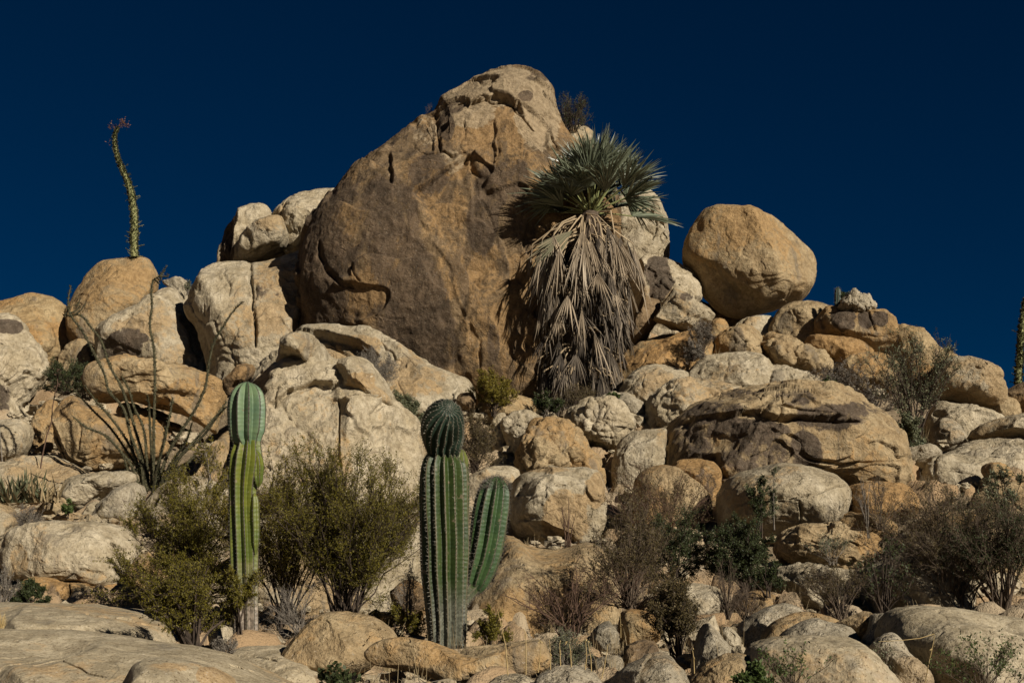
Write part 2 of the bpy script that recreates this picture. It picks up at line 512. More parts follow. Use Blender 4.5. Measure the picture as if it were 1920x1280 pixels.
            d1, d2, cid = voro_f(p*np.array([1, 1, 1.3])*6/s)
            pit = sstep(.55, .15, d1)*sstep(-.15, .3, fbm(p*1.6/s + 7, 2))
            disp = disp - .05*s*pit + .012*ridged(p*4, 3)
            d1, d2, cid = voro_f(p*13/s); disp = disp - .015*s*sstep(.5, .1, d1)
    disp = disp - disp[edge > .8].mean()*.9
    V = V + nrm*disp[:, None]
    px, py = proj(V)
    nz = fbm(p*3.0/s + 11, 3); nf = fbm(p*2.2 + 31, 3)
    wx = px + nf*4; wy = py + fbm(p*2.2 + 57, 3)*4
    pd = d/F
    out = np.array([.25*SUN[0], -1.0, .25]); out /= np.linalg.norm(out)
    rel = np.zeros(len(V))
    for q_ in cr:
        pl, wd, dp = q_[0], q_[1], q_[2]
        ds, sd, t = seg_dist(wx, wy, pl)
        wl = wd*(.6 + .8*np.abs(nf))*np.clip(np.minimum(t, 1 - t)*8 + .35, 0, 1)
        rel = rel - dp*np.exp(-(ds/np.maximum(wl, .8))**2)
    for q_ in st:
        pl, hg, fall = q_[0], q_[1], q_[2]
        ds, sd, t = seg_dist(wx, wy, pl)
        ends = sstep(0, .12, t)*sstep(1, .88, t) if len(q_) < 4 else 1
        sgn = ds*sd
        rel = rel + hg*ends*sstep(-1.8, 1.8, sgn)*np.exp(-np.maximum(sgn, 0)/fall) - .25*hg*ends*sstep(2, -2, sgn)*np.exp(-np.maximum(-sgn, 0)/(fall*.3))
    for (cx, cy, rx, ry, dp) in dents:
        q2 = np.sqrt(((wx - cx)/rx)**2 + ((wy - cy)/ry)**2)
        rel = rel - dp*sstep(1.1, .55, q2)
    V = V + out*(rel*front)[:, None]
    attrs = {'stain': blob(px, py, sn, nz)*front if sn else np.zeros(len(V)), 'ochre': blob(px, py, oc, nz) if oc else np.zeros(len(V))}
    if bl: attrs['bleach'] = blob(px, py, bl, nz)*front
    zb = V[:, 2].min()
    loc = np.array([cc[0], d, zb])
    o = quads(name, V, Q, M_ROCK[mat], None, None, loc, attrs)
    tag(o, label, 'boulder' if name == 'boulder' else name.replace('_', ' '), group)
    zg = at(np.array([960.]), np.array([yb0]), d)[0, 2]
    if ground: GROUND.append((cc[0], d - .1*T, zg + .04*h, max(w, 2*T)))
    return o

# --- far left
rock('rounded ochre boulder on the skyline at the far left edge', [(-70,590),(-20,556),(20,547),(48,541),(75,543),(98,553),(116,568),(128,590),(142,618),(140,645),(120,662),(100,680),(60,705),(-70,715)], 31, 'ochre', cr=[([(102,563),(111,572)],1.5,.05)])
rock('weathered pale boulder with a dark top patch, cut by the left edge', [(-60,582),(0,579),(18,585),(34,603),(54,628),(72,652),(86,682),(88,698),(74,712),(60,732),(50,752),(74,772),(66,792),(30,800),(-60,800)], 28.2, 'pale', 'blocky', e=.75, sn=[(10,612,28,14,1.),(-10,740,30,40,.7)], cr=[([(0,728),(15,735),(22,742),(38,738),(60,715),(75,690)],2.2,.1),([(10,720),(40,712),(52,735)],2.,.08)], ang=True)
rock('tall smooth dome with a boojum tree on its top', [(120,590),(135,550),(150,525),(165,500),(185,484),(215,478),(245,473),(268,475),(283,490),(291,510),(293,532),(286,565),(275,610),(240,670),(170,685),(135,660),(125,625)], 31.2, 'tan', amp=.6, oc=[(200,580,60,40,.25)], turn=-.1)
rock('small pinkish boulder behind the two left domes', [(112,660),(130,640),(155,632),(172,650),(176,690),(172,725),(130,720),(110,690)], 29.6, 'tan')
rock('pointed boulder with brown stained flank beside the smooth dome', [(188,640),(189,618),(200,602),(218,590),(236,570),(265,560),(272,545),(288,527),(311,524),(328,535),(335,550),(341,567),(350,590),(360,607),(375,622),(386,642),(393,662),(394,700),(370,712),(330,712),(250,705),(212,700),(198,682)], 29.3, 'pale', T=1.1, turn=.12, lean=.45, sn=[(235,655,48,34,.7),(266,640,16,10,.9)], st=[([(278,600),(272,625),(285,640),(300,660)],.16,60),([(200,640),(240,612),(268,585)],.12,25)], cr=[([(228,606),(240,597),(253,586)],1.5,.06),([(325,560),(310,575),(322,568)],1.2,.05)], ang=True)
rock('small grey boulder wedged behind the pointed boulder', [(300,528),(318,522),(345,521),(353,535),(363,556),(356,570),(345,585),(335,560),(318,540)], 31, 'grey', 'cracked')
rock('long orange boulder overhanging a dark recess', [(163,712),(180,698),(205,690),(225,682),(255,677),(300,679),(350,687),(392,700),(419,716),(421,736),(413,760),(402,785),(404,812),(380,800),(345,780),(305,766),(265,757),(225,752),(190,757),(168,740)], 25.8, 'tan', lean=-.1, T=1.0, oc=[(350,735,60,35,.55)], st=[([(215,756),(260,762),(310,782),(352,802),(400,812)],-.12,40,1)], cr=[([(200,712),(214,700)],1.2,.05),([(280,752),(320,765),(352,782)],1.8,.08)], ang=True)
rock('lower brown ledge under the long orange boulder', [(225,758),(262,764),(302,778),(345,802),(378,828),(404,842),(412,870),(400,900),(350,890),(300,850),(240,800),(220,775)], 26.2, 'ochre', 'layered', T=.9, oc=[(360,825,40,20,.6)])
rock('slab sided orange boulder behind the ocotillo', [(96,798),(102,770),(118,745),(133,737),(160,757),(182,761),(207,776),(242,786),(264,801),(292,816),(316,832),(319,850),(300,864),(260,872),(215,878),(185,885),(152,879),(128,866),(114,845),(102,825)], 22.8, 'tan', T=.75, e=.7, fac=4, amp=.7, turn=-.16, lean=.15, st=[([(97,785),(108,815),(122,850),(150,880)],-.35,14,1)], ang=True)
rock('flat topped boulder at the left edge below the agave line', [(-60,790),(0,786),(35,783),(53,793),(59,812),(56,832),(45,846),(15,866),(-20,876),(-60,878)], 22.9, 'pale', T=.6)
rock('narrow tan rock squeezed between two left boulders', [(84,745),(102,752),(104,790),(104,832),(82,842),(62,822),(60,800),(68,768)], 24.3, 'tan', 'cracked', ang=True)
rock('low sloping slab under the orange slab sided boulder', [(-60,888),(0,872),(30,852),(60,846),(100,852),(150,876),(192,898),(186,925),(120,948),(50,956),(-60,952)], 21.3, 'pale', T=.8, lean=.8)
rock('oblong boulder resting below the orange slab sided boulder', [(120,908),(130,895),(168,888),(200,883),(236,881),(256,890),(259,903),(236,918),(205,924),(172,946),(150,951),(128,941)], 20.3, 'pale', T=.5, ang=True)
rock('triangular grey boulder left of the ocotillo base', [(178,966),(186,940),(214,915),(240,903),(252,900),(261,914),(263,938),(258,962),(249,975),(214,980),(188,977)], 19.3, 'grey', T=.45, turn=.25, sn=[(225,940,14,12,.4)], ang=True)
rock('small sharp rock beside the triangular grey boulder', [(150,968),(160,950),(178,936),(184,952),(177,974),(158,978)], 19.3, 'pale', T=.25, ang=True)
rock('small flat rock between the agave and the oblong boulder', [(70,955),(90,938),(110,930),(121,936),(126,952),(110,968),(78,966)], 19.6, 'tan', 'cracked', T=.35)
rock('pale bedrock behind the green shrubs near the ocotillo', [(250,960),(290,915),(330,892),(370,888),(405,902),(440,930),(440,990),(350,1010),(260,1000)], 19.2, 'pale')
rock('pale rounded rock at the left edge beside the grey twig tuft', [(-60,945),(0,943),(22,955),(38,975),(30,1002),(22,1030),(20,1062),(0,1085),(-60,1095)], 17.6, 'pale', T=.8)
rock('broad pale boulder with a seam along its foot, lower left', [(20,1030),(22,1003),(35,990),(60,981),(100,975),(150,977),(200,979),(236,990),(256,1012),(264,1045),(262,1075),(250,1098),(200,1092),(140,1092),(85,1084),(25,1078)], 16.2, 'pale', T=1.0, lean=.5, amp=.8, oc=[(35,1050,18,35,.55),(170,1080,40,16,.5)], cr=[([(205,1013),(215,1022),(240,1035)],2.,.1),([(212,1058),(228,1080),(243,1100)],3.5,.18),([(238,1050),(246,1075),(256,1100)],4.,.2),([(120,1085),(150,1068),(185,1070),(210,1078)],1.5,.05)])
rock('low orange ledge rock under the broad pale boulder', [(50,1088),(85,1078),(135,1092),(170,1088),(215,1090),(245,1102),(270,1115),(265,1145),(150,1150),(80,1145)], 15.7, 'ochre', T=.8, cr=[([(128,1092),(132,1110),(125,1135)],1.6,.08)])
rock('pinkish rock behind the lower left shrubs', [(244,1065),(255,1040),(280,1029),(312,1034),(330,1058),(335,1100),(300,1125),(255,1118)], 15.6, 'tan')
rock('broad grey bedrock slab in the left foreground', [(-120,1128),(0,1129),(60,1131),(150,1134),(230,1143),(265,1148),(278,1158),(330,1170),(342,1190),(352,1212),(360,1260),(200,1290),(-120,1290)], 11.4, 'slab', T=1.7, lean=1.7, e=.9, fac=2, amp=.25, cr=[([(160,1150),(235,1160),(300,1180),(345,1195)],1.6,.05)])
rock('sloping pale bedrock slab across the lower left corner', [(-200,1185),(0,1180),(100,1183),(200,1197),(270,1208),(330,1214),(400,1226),(440,1241),(482,1260),(560,1290),(600,1340),(300,1460),(-200,1460)], 8.6, 'slab', T=1.3, lean=.85, e=.9, fac=2, amp=.3, res=2.4, cr=[([(120,1236),(150,1250),(165,1262),(200,1268)],1.5,.03),([(430,1245),(480,1258),(540,1282)],1.6,.04)], oc=[(60,1215,40,12,.35)], c=(150,1330))
rock('orange rimmed hump of bedrock at the bottom left', [(222,1295),(238,1262),(250,1242),(275,1234),(330,1236),(380,1248),(420,1268),(450,1300),(460,1380),(300,1420),(215,1380)], 7.2, 'slab', T=.6, lean=.6, amp=.3, oc=[(405,1268,44,22,.9),(330,1250,60,12,.5)], cr=[([(233,1262),(243,1245)],2,.06)])
# --- upper left cliff
rock('dark edged upper block on the left of the cliff top', [(411,492),(417,455),(428,422),(445,392),(468,379),(490,377),(500,384),(512,402),(535,415),(545,465),(500,505),(430,510)], 31.4, 'pale', turn=.1, sn=[(426,450,14,60,.9)], st=[([(445,395),(438,430),(432,490)],-.3,20,1)], ang=True)
rock('smooth pale block leaning on the big dark rock at the cliff top', [(506,405),(518,380),(534,362),(560,352),(590,346),(615,345),(630,350),(636,364),(632,400),(615,440),(600,485),(560,500),(535,470),(524,430)], 31.2, 'pale', T=1.1, turn=-.1, lean=.35, cr=[([(527,375),(530,400),(527,412)],1.6,.08),([(548,428),(580,410),(610,380),(622,362)],1.2,.03)], ang=True)
rock('rounded knob of rock in front of the cliff top blocks', [(450,478),(456,450),(461,430),(480,412),(505,405),(530,408),(538,424),(541,448),(532,465),(502,478),(474,488),(455,488)], 30.4, 'pale', T=.7, lean=.1, st=[([(462,428),(475,450),(470,470),(458,485)],-.12,18,1)])
rock('tall tan cliff block split by a vertical crack', [(351,577),(362,545),(380,515),(396,495),(415,487),(450,484),(490,480),(530,468),(560,455),(590,455),(600,520),(600,600),(580,660),(540,720),(480,735),(430,728),(402,710),(392,662),(372,615),(356,597)], 28.9, 'pale', T=1.4, e=.6, fac=3, lean=.2, amp=.7, cr=[([(471,490),(474,540),(476,590),(478,650)],2.4,.22),([(482,535),(483,560)],1.4,.1),([(420,505),(428,530),(430,555)],1.6,.08),([(382,570),(384,590)],1.5,.06)], oc=[(510,510,45,30,.55),(450,610,40,50,.45)], sn=[(505,545,26,30,.35),(380,590,20,30,.25)], ang=True)
# --- the big rock
rock('enormous dark brown varnished rock rising behind the fan palm', [(566,600),(565,560),(567,520),(574,472),(584,440),(600,408),(622,372),(640,346),(655,326),(680,300),(710,275),(735,255),(755,240),(783,218),(800,214),(812,208),(820,188),(835,178),(870,162),(895,147),(915,140),(950,130),(990,130),(1015,139),(1036,160),(1045,180),(1052,207),(1061,236),(1076,262),(1120,320),(1146,360),(1160,420),(1168,500),(1172,600),(1155,700),(1100,770),(1000,790),(950,770),(890,735),(830,710),(750,690),(650,660),(590,640)], 29.3, 'dark', 'cracked', c=(880,470), T=2.75, bl=[(930,160,110,34,.9),(1010,220,44,70,.8),(880,205,50,34,.75),(800,245,26,30,.5),(845,300,34,20,.6),(790,430,20,50,.35),(880,600,16,70,.35),(660,400,20,60,.3)], lean=.2, turn=-.12, e=.62, fac=0, amp=.55, res=2.2,
  oc=[(835,390,45,60,.55),(870,470,30,40,.3),(905,235,22,40,.9),(965,230,35,45,.3),(900,520,50,60,.5),(960,610,60,70,.6),(905,610,40,60,.5),(985,270,45,60,.5),(855,310,35,25,.7),(840,480,40,60,.35),(720,520,50,50,.22),(1010,210,34,70,.2),(930,560,50,80,.45),(850,420,40,60,.4)],
  sn=[(605,500,55,150,.78),(650,420,70,110,.58),(720,420,80,130,.68),(780,560,60,130,.76),(720,620,120,60,.5),(690,340,60,60,.35),(905,420,30,70,.75),(920,350,30,45,.75),(838,240,14,26,1.),(800,320,50,40,.6),(770,260,45,40,.4),(985,180,18,12,.6),(960,330,36,36,.5),(820,640,50,50,.55),(925,640,12,34,.6),(1010,145,26,10,.6),(850,200,20,14,.5)],  # varnish, with the shade of the turned-away left face put into colour
  st=[([(733,282),(737,345)],-0.136,16),([(772,358),(800,342),(833,318),(868,296),(880,286)],-0.260,55),([(826,212),(822,250),(826,285)],-0.099,22),([(880,290),(886,340),(888,420)],0.124,26),([(775,362),(785,400),(812,455),(845,500),(850,545),(880,600),(905,640),(905,705)],-0.031,60),([(598,470),(612,503),(638,524),(652,538)],-.09,22),([(870,195),(900,185),(930,178),(970,195),(985,215)],-0.149,30),([(800,215),(815,240),(812,285)],-0.074,30),([(930,215),(928,262),(930,310)],-0.087,22),([(950,215),(975,245),(1000,268),(1030,300)],0.087,40)],
  cr=[([(600,452),(603,480),(616,506),(640,528),(664,538)],4,.13),([(662,490),(663,512),(674,526)],2.2,.08),([(818,212),(822,245),(826,283),(850,292),(872,285)],1.8,0.160),([(775,270),(798,290),(826,286)],1.2,0.072),([(858,196),(880,190),(905,178),(930,188),(955,186),(970,205),(985,225),(1000,245)],1.5,0.144),([(1018,172),(1038,195),(1048,215)],1.5,0.112),([(876,290),(872,300),(900,330)],1.2,0.064),([(885,150),(905,156),(930,152)],1.8,0.096),([(935,262),(933,290),(932,312)],1.3,0.096),([(1032,245),(1038,262),(1045,278)],2.1,0.096),([(870,222),(872,250),(862,275),(880,300)],1.3,0.080),([(900,640),(902,705)],1.3,0.064),([(600,610),(640,606),(690,612)],1.4,0.064),([(700,590),(740,600),(760,596)],1.2,0.032),([(890,330),(905,380),(925,420),(935,470)],1.2,0.056)])
rock('pale rubble peeking over the right shoulder of the big rock', [(1045,262),(1066,242),(1088,240),(1106,252),(1122,282),(1128,320),(1090,335),(1055,310)], 30.6, 'pale', 'lumpy', ground=False)
rock('smooth pale pillar just behind the right side of the palm crown', [(1150,400),(1160,368),(1185,357),(1215,355),(1236,374),(1248,404),(1253,440),(1252,480),(1250,520),(1225,560),(1165,560),(1148,480)], 30.2, 'pale', T=1.3, turn=-.1, e=.62, cr=[([(1220,385),(1232,420),(1226,450)],1.8,.08)], st=[([(1192,360),(1193,400)],-.12,20)])
rock('brown patched boulder between the palm and the round boulder', [(1178,560),(1186,515),(1202,480),(1225,472),(1255,475),(1275,484),(1300,500),(1309,530),(1312,552),(1300,580),(1260,612),(1200,635),(1178,600)], 28.8, 'pale', 'cracked', T=1.0, sn=[(1236,520,26,50,1.),(1228,490,14,14,.8)])
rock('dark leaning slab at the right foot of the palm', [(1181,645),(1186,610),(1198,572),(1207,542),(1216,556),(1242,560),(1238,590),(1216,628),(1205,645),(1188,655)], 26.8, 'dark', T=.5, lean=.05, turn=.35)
rock('angular pale block propped over a black hollow', [(1228,594),(1245,568),(1265,537),(1286,545),(1302,560),(1320,574),(1336,590),(1330,600),(1312,604),(1296,616),(1268,610),(1242,601)], 26.2, 'pale', T=.45, e=.6, lean=.3, sm=0, sn=[(1288,556,12,10,.6)])
rock('huge round boulder balanced on the skyline', [(1278,482),(1280,455),(1290,430),(1305,408),(1318,394),(1340,389),(1370,390),(1395,391),(1420,398),(1455,411),(1480,428),(1505,449),(1521,465),(1531,486),(1526,520),(1516,546),(1500,560),(1480,566),(1470,574),(1455,580),(1430,585),(1405,591),(1390,596),(1368,591),(1348,581),(1328,566),(1312,546),(1304,520),(1287,500)], 29, 'tan', T=1.3, lean=.05, turn=.05, e=.88, fac=4, amp=.55, dents=[(1495,557,24,14,.35)], sn=[(1335,400,16,16,.35)], st=[([(1480,545),(1495,534),(1516,532)],-.12,18)])
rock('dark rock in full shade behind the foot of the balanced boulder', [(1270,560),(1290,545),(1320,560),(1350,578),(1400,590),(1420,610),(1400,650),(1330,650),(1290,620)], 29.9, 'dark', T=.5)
rock('low pale rock in the shade under the balanced boulder', [(1378,612),(1395,594),(1425,587),(1452,591),(1450,625),(1410,638),(1380,632)], 28.2, 'pale')
rock('little orange rock below the left side of the balanced boulder', [(1328,606),(1345,594),(1360,600),(1370,620),(1350,640),(1325,635)], 27.2, 'ochre')
rock('rounded tan boulder tucked under the right of the balanced boulder', [(1440,625),(1450,596),(1466,575),(1490,562),(1520,559),(1546,568),(1562,580),(1568,610),(1555,645),(1500,662),(1450,655)], 27.9, 'tan', T=.7, cr=[([(1455,620),(1480,632),(1510,640)],1.5,.06)])
rock('dark varnished boulder on the right skyline ridge', [(1532,612),(1537,590),(1555,572),(1580,566),(1610,570),(1640,579),(1661,582),(1673,600),(1672,620),(1664,642),(1646,651),(1620,646),(1590,633),(1560,628),(1538,624)], 26.8, 'tan', T=.65, e=.65, turn=-.05, sn=[(1582,602,26,22,1.1),(1622,600,16,16,.9),(1650,597,16,14,1.0)], cr=[([(1630,585),(1634,600),(1640,618)],1.8,.08)], st=[([(1546,582),(1552,605),(1562,622)],-.2,20,1)])
rock('knobbly grey cap rock on the dark varnished boulder', [(1574,572),(1582,556),(1600,551),(1625,554),(1641,562),(1644,575),(1628,584),(1612,590),(1598,588),(1582,582)], 26.6, 'grey', 'lumpy', T=.3, ground=False, res=1.2, amp=2.2)
rock('curved tan ledge beneath the dark varnished boulder', [(1512,645),(1520,625),(1545,631),(1580,630),(1610,639),(1634,655),(1634,672),(1600,684),(1560,680),(1528,668)], 26.1, 'ochre', T=.5)
rock('small orange cracked boulder beneath the varnished ridge boulder', [(1582,680),(1604,659),(1640,655),(1666,664),(1684,690),(1676,730),(1620,745),(1588,720)], 25.5, 'ochre', 'cracked', T=.6, oc=[(1630,680,40,30,.5)])
rock('long sloping ochre shoulder behind the tall desert shrub', [(1650,660),(1664,625),(1672,603),(1700,611),(1730,629),(1760,649),(1788,664),(1812,690),(1800,740),(1740,765),(1680,735)], 27.4, 'ochre', T=1.0, cr=[([(1700,625),(1708,650),(1705,670)],1.5,.07)])
rock('pale snout shaped boulder on the right skyline', [(1742,735),(1750,705),(1764,682),(1785,667),(1815,667),(1845,677),(1866,690),(1873,705),(1869,718),(1876,735),(1881,765),(1868,777),(1830,764),(1792,748),(1765,748)], 25.9, 'pale', T=.8, lean=-.05, turn=-.05, oc=[(1865,740,14,20,.4)], cr=[([(1828,686),(1841,690)],1.8,.1)])
rock('brown boulder on the skyline at the far right edge', [(1876,742),(1900,725),(1922,717),(1975,714),(1990,780),(1930,790),(1890,775)], 27, 'dark', T=.8)
rock('small tan rock below the far right skyline boulder', [(1866,760),(1885,742),(1910,750),(1915,775),(1890,795),(1868,785)], 25.4, 'tan')
rock('pale boulder with a round dark hollow below the snout boulder', [(1740,800),(1755,762),(1770,744),(1786,752),(1820,760),(1862,774),(1880,792),(1865,820),(1800,838),(1755,830)], 24.2, 'pale', T=.8, lean=.4, dents=[(1765,775,13,8,.22)])
rock('stubby grey boulder below the hollowed boulder', [(1746,815),(1756,790),(1770,782),(1790,785),(1801,800),(1802,822),(1786,838),(1758,838)], 22.9, 'grey', T=.35, cr=[([(1763,809),(1778,808),(1788,802)],1.4,.05)])
rock('smooth flat boulder casting a shadow at the right edge', [(1817,822),(1835,798),(1865,785),(1900,779),(1990,772),(1990,826),(1900,824),(1850,824)], 22.6, 'pale', T=.8, lean=0)
rock('long whale backed pale boulder on the right', [(1697,895),(1700,872),(1710,856),(1735,850),(1762,850),(1790,842),(1820,829),(1870,825),(2000,820),(2000,940),(1900,945),(1830,942),(1770,932),(1712,915)], 21.4, 'pale', T=1.2, lean=.5, amp=1.1, cr=[([(1755,890),(1775,880),(1800,885),(1835,895)],1.6,.07)], dents=[(1717,862,6,5,.15)])
rock('small ochre boulder perched on the whale backed boulder', [(1840,882),(1850,865),(1875,866),(1897,880),(1895,902),(1866,908),(1848,896)], 19.8, 'ochre', T=.35)
rock('flat grey stone beside the whale backed boulder', [(1675,855),(1692,840),(1725,836),(1760,842),(1762,856),(1740,864),(1690,868)], 21.8, 'grey', T=.4)
rock('tan boulder at the right edge below the whale backed boulder', [(1822,935),(1855,908),(1905,900),(1990,905),(1990,1000),(1890,1000),(1835,970)], 18.8, 'tan', 'cracked')
rock('gently domed slab under the right edge scrub', [(1700,1000),(1740,960),(1800,950),(1870,980),(1990,990),(1990,1120),(1860,1140),(1740,1100)], 16.8, 'tan', T=1.2)
# --- centre right slope
rock('orange slope of rock right of the palm trunk', [(1135,720),(1155,680),(1180,652),(1210,632),(1250,622),(1300,614),(1328,620),(1348,640),(1335,680),(1290,720),(1240,755),(1180,765),(1140,755)], 26.3, 'ochre', T=1.1, lean=.6, oc=[(1260,645,70,26,.5)], amp=.8)
rock('swirled pale slab between the palm base and the cracked dome', [(1150,755),(1172,712),(1200,686),(1240,680),(1288,690),(1300,720),(1260,760),(1200,785),(1160,780)], 25.1, 'pale', T=.8, lean=.5, sn=[(1185,715,18,14,.5)], cr=[([(1175,735),(1200,705),(1230,690)],2,.08)])
rock('warty tan boulder below the balanced boulder', [(1335,665),(1345,628),(1368,615),(1400,608),(1422,617),(1432,638),(1430,672),(1385,685),(1345,682)], 26.2, 'tan', 'cracked', T=.7)
rock('smooth pale shelf in the middle of the right slope', [(1282,722),(1300,690),(1325,664),(1360,656),(1405,654),(1434,664),(1446,700),(1440,735),(1400,750),(1340,745)], 25.3, 'pale', T=.9, lean=.7, oc=[(1360,690,35,16,.3)], cr=[([(1368,665),(1362,690),(1358,712)],1.3,.05)])
rock('knobbly cracked shelf beneath the tucked tan boulder', [(1418,650),(1428,630),(1450,622),(1485,634),(1512,652),(1546,668),(1552,695),(1525,710),(1480,705),(1435,695)], 26, 'tan', 'lumpy', T=.8, lean=.5)
rock('pale split shelf right of the smooth pale shelf', [(1432,715),(1436,685),(1462,678),(1500,692),(1535,708),(1548,735),(1500,755),(1440,750)], 24.9, 'pale', 'cracked', T=.7, lean=.6)
rock('pitted pale dome left of the giant cracked dome', [(1204,800),(1211,768),(1226,740),(1250,719),(1280,706),(1320,707),(1360,714),(1398,726),(1390,780),(1340,830),(1270,840),(1216,830)], 23.7, 'pale', 'pitted', T=1.0, lean=.5, oc=[(1300,745,45,20,.4)])
rock('giant cracked dome with a dark varnished front, right of centre', [(1243,890),(1248,835),(1260,797),(1288,766),(1330,745),(1385,727),(1440,717),(1500,717),(1560,724),(1602,739),(1642,769),(1667,800),(1678,832),(1683,872),(1680,915),(1600,930),(1500,925),(1400,925),(1300,918),(1255,912)], 21.9, 'tan', 'cracked', T=2.2, lean=.35, e=.72, fac=4, amp=.8, res=2.4,
  sn=[(1420,800,90,24,.8),(1330,770,60,22,.6),(1430,845,90,46,.62),(1350,870,80,34,.5),(1560,775,90,30,.62),(1510,835,34,44,.8),(1500,745,60,20,.5),(1295,840,44,60,.5),(1400,738,60,10,.5),(1470,890,60,20,.5)],
  oc=[(1320,820,60,30,.45),(1560,870,60,40,.4),(1350,880,40,20,.5),(1570,740,40,18,.3)],
  st=[([(1265,800),(1300,785),(1350,775),(1400,766),(1450,771),(1520,778),(1600,775)],-.13,50),([(1495,900),(1492,850),(1480,815),(1450,790),(1380,788)],-.12,60),([(1275,870),(1300,850),(1350,848),(1368,900)],-.18,30)],
  cr=[([(1380,769),(1420,765),(1460,776),(1540,780),(1610,790)],2.6,.2),([(1385,722),(1410,716),(1440,715)],2.5,.1),([(1465,730),(1470,750),(1500,765),(1560,770)],1.8,.1),([(1445,850),(1443,870)],1.8,.05)])
rock('pitted knob of pale rock at the palm foot', [(1074,800),(1079,770),(1090,748),(1112,740),(1142,742),(1166,760),(1182,785),(1187,806),(1170,822),(1160,846),(1140,852),(1110,836),(1084,820)], 22.6, 'pale', 'lumpy', T=.65, lean=.1, sn=[(1092,785,8,24,.4)], res=2.2)
rock('shaded grey stone right of the pitted knob', [(1148,750),(1172,735),(1204,750),(1212,778),(1196,800),(1168,790)], 23.9, 'grey', T=.5)
rock('little pale stone left of the pitted knob', [(1056,782),(1064,765),(1080,757),(1094,766),(1092,790),(1070,802)], 23.2, 'pale', T=.25)
rock('smooth standing boulder beside the giant cracked dome', [(1146,890),(1152,855),(1165,825),(1186,808),(1214,805),(1236,801),(1251,798),(1247,832),(1240,872),(1230,905),(1200,925),(1160,920)], 21.3, 'pale', T=.55, fac=3, oc=[(1240,820,12,20,.5)], amp=.7)
rock('lumpy cone shaped boulder in the centre', [(970,890),(976,845),(985,811),(1001,795),(1030,785),(1060,784),(1081,798),(1101,828),(1118,856),(1133,885),(1130,915),(1060,925),(985,915)], 21.4, 'tan', 'lumpy', T=.9, lean=.2, res=2.0, sn=[(985,840,8,40,.4)])
rock('pitted round boulder left of the lumpy cone', [(942,802),(947,782),(965,769),(990,765),(1006,775),(1022,790),(1020,835),(990,858),(958,850)], 22.4, 'pale', 'pitted', T=.5)
rock('tiny lumpy rock beside the dry shrub in the centre', [(922,792),(933,776),(948,772),(952,800),(952,828),(945,855),(925,840)], 22.7, 'pale', 'lumpy', T=.3)
rock('cube like boulder with orange stains in the centre', [(954,965),(956,925),(965,896),(984,881),(1020,876),(1062,872),(1100,875),(1126,884),(1136,910),(1137,970),(1124,1003),(1112,1026),(1060,1036),(1000,1032),(968,1010)], 19, 'pale', T=.95, e=.62, fac=3, lean=.12, res=2.2, amp=.8, oc=[(1060,975,50,50,.8),(1118,920,20,40,.8),(1020,880,60,8,.6)], sn=[(1080,945,26,16,.3)], st=[([(965,930),(990,932),(1030,915)],.05,40),([(1135,938),(1112,938),(1100,920),(1099,885)],.05,20)], cr=[([(970,950),(975,920),(990,905)],2,.07),([(1042,908),(1060,908)],1.3,.05)], ang=True)
rock('low pale boulder behind the arm of the larger cardon', [(872,925),(878,898),(895,884),(922,874),(955,869),(974,882),(978,930),(930,950),(885,945)], 19.8, 'pale', T=.7, lean=.5)
rock('wide smooth sandy slab behind the bare twig bush', [(845,1160),(860,1080),(900,1035),(940,993),(967,1000),(987,1020),(1020,1029),(1070,1027),(1110,1012),(1150,1045),(1165,1120),(1160,1195),(1060,1215),(950,1218),(870,1205)], 14.4, 'tan', T=1.5, lean=.9, e=.9, fac=2, amp=.5, oc=[(950,1130,70,50,.2)])
rock('smooth dome behind the reddish twig bush', [(1188,960),(1192,902),(1206,881),(1235,872),(1262,875),(1291,895),(1312,910),(1328,932),(1334,970),(1310,1010),(1230,1015),(1190,1000)], 19.1, 'tan', T=.8, amp=.6)
rock('rusty brown boulder wedged under the giant cracked dome', [(1258,882),(1272,862),(1310,859),(1341,869),(1350,885),(1348,915),(1335,945),(1310,940),(1285,905)], 20, 'ochre', T=.6, sn=[(1320,905,24,24,.5)])
rock('broad boulder with a pale quartz seam, centre right', [(1348,975),(1350,925),(1364,896),(1390,880),(1430,870),(1480,869),(1530,879),(1562,889),(1582,905),(1589,925),(1582,952),(1560,985),(1500,1000),(1430,1006),(1365,1000)], 18.1, 'pale', T=1.3, lean=.45, fac=2, amp=.6, oc=[(1400,930,55,40,.5),(1470,960,30,20,.4)], st=[([(1352,955),(1400,945),(1470,935),(1530,925),(1588,912)],.07,50)], cr=[([(1470,937),(1520,930),(1585,910)],1.8,.08),([(1495,940),(1503,985)],2,.1)], sn=[(1390,900,30,14,.25)])
rock('orange brown rock behind the broad seamed boulder', [(1572,945),(1596,908),(1650,898),(1692,905),(1714,930),(1706,965),(1640,975),(1585,975)], 17.9, 'ochre', T=.9, lean=.5)
rock('shaded rock behind the rough layered boulder', [(1550,990),(1578,962),(1630,958),(1674,975),(1668,1010),(1580,1015)], 17.2, 'tan', T=.6, ang=True)
rock('rough layered boulder with an orange end', [(1450,1032),(1459,1005),(1490,990),(1540,985),(1600,989),(1640,1000),(1653,1015),(1646,1042),(1633,1058),(1590,1064),(1530,1060),(1468,1053)], 16, 'tan', 'layered', T=.7, lean=-.05, e=.7, res=2.0, amp=.9, oc=[(1630,1020,30,30,.9)])
rock('flat pale rock below the rough layered boulder', [(1425,1095),(1448,1062),(1490,1062),(1530,1060),(1600,1066),(1638,1076),(1645,1105),(1600,1140),(1500,1145),(1435,1130)], 14.9, 'pale', 'cracked', T=.9, lean=.7)
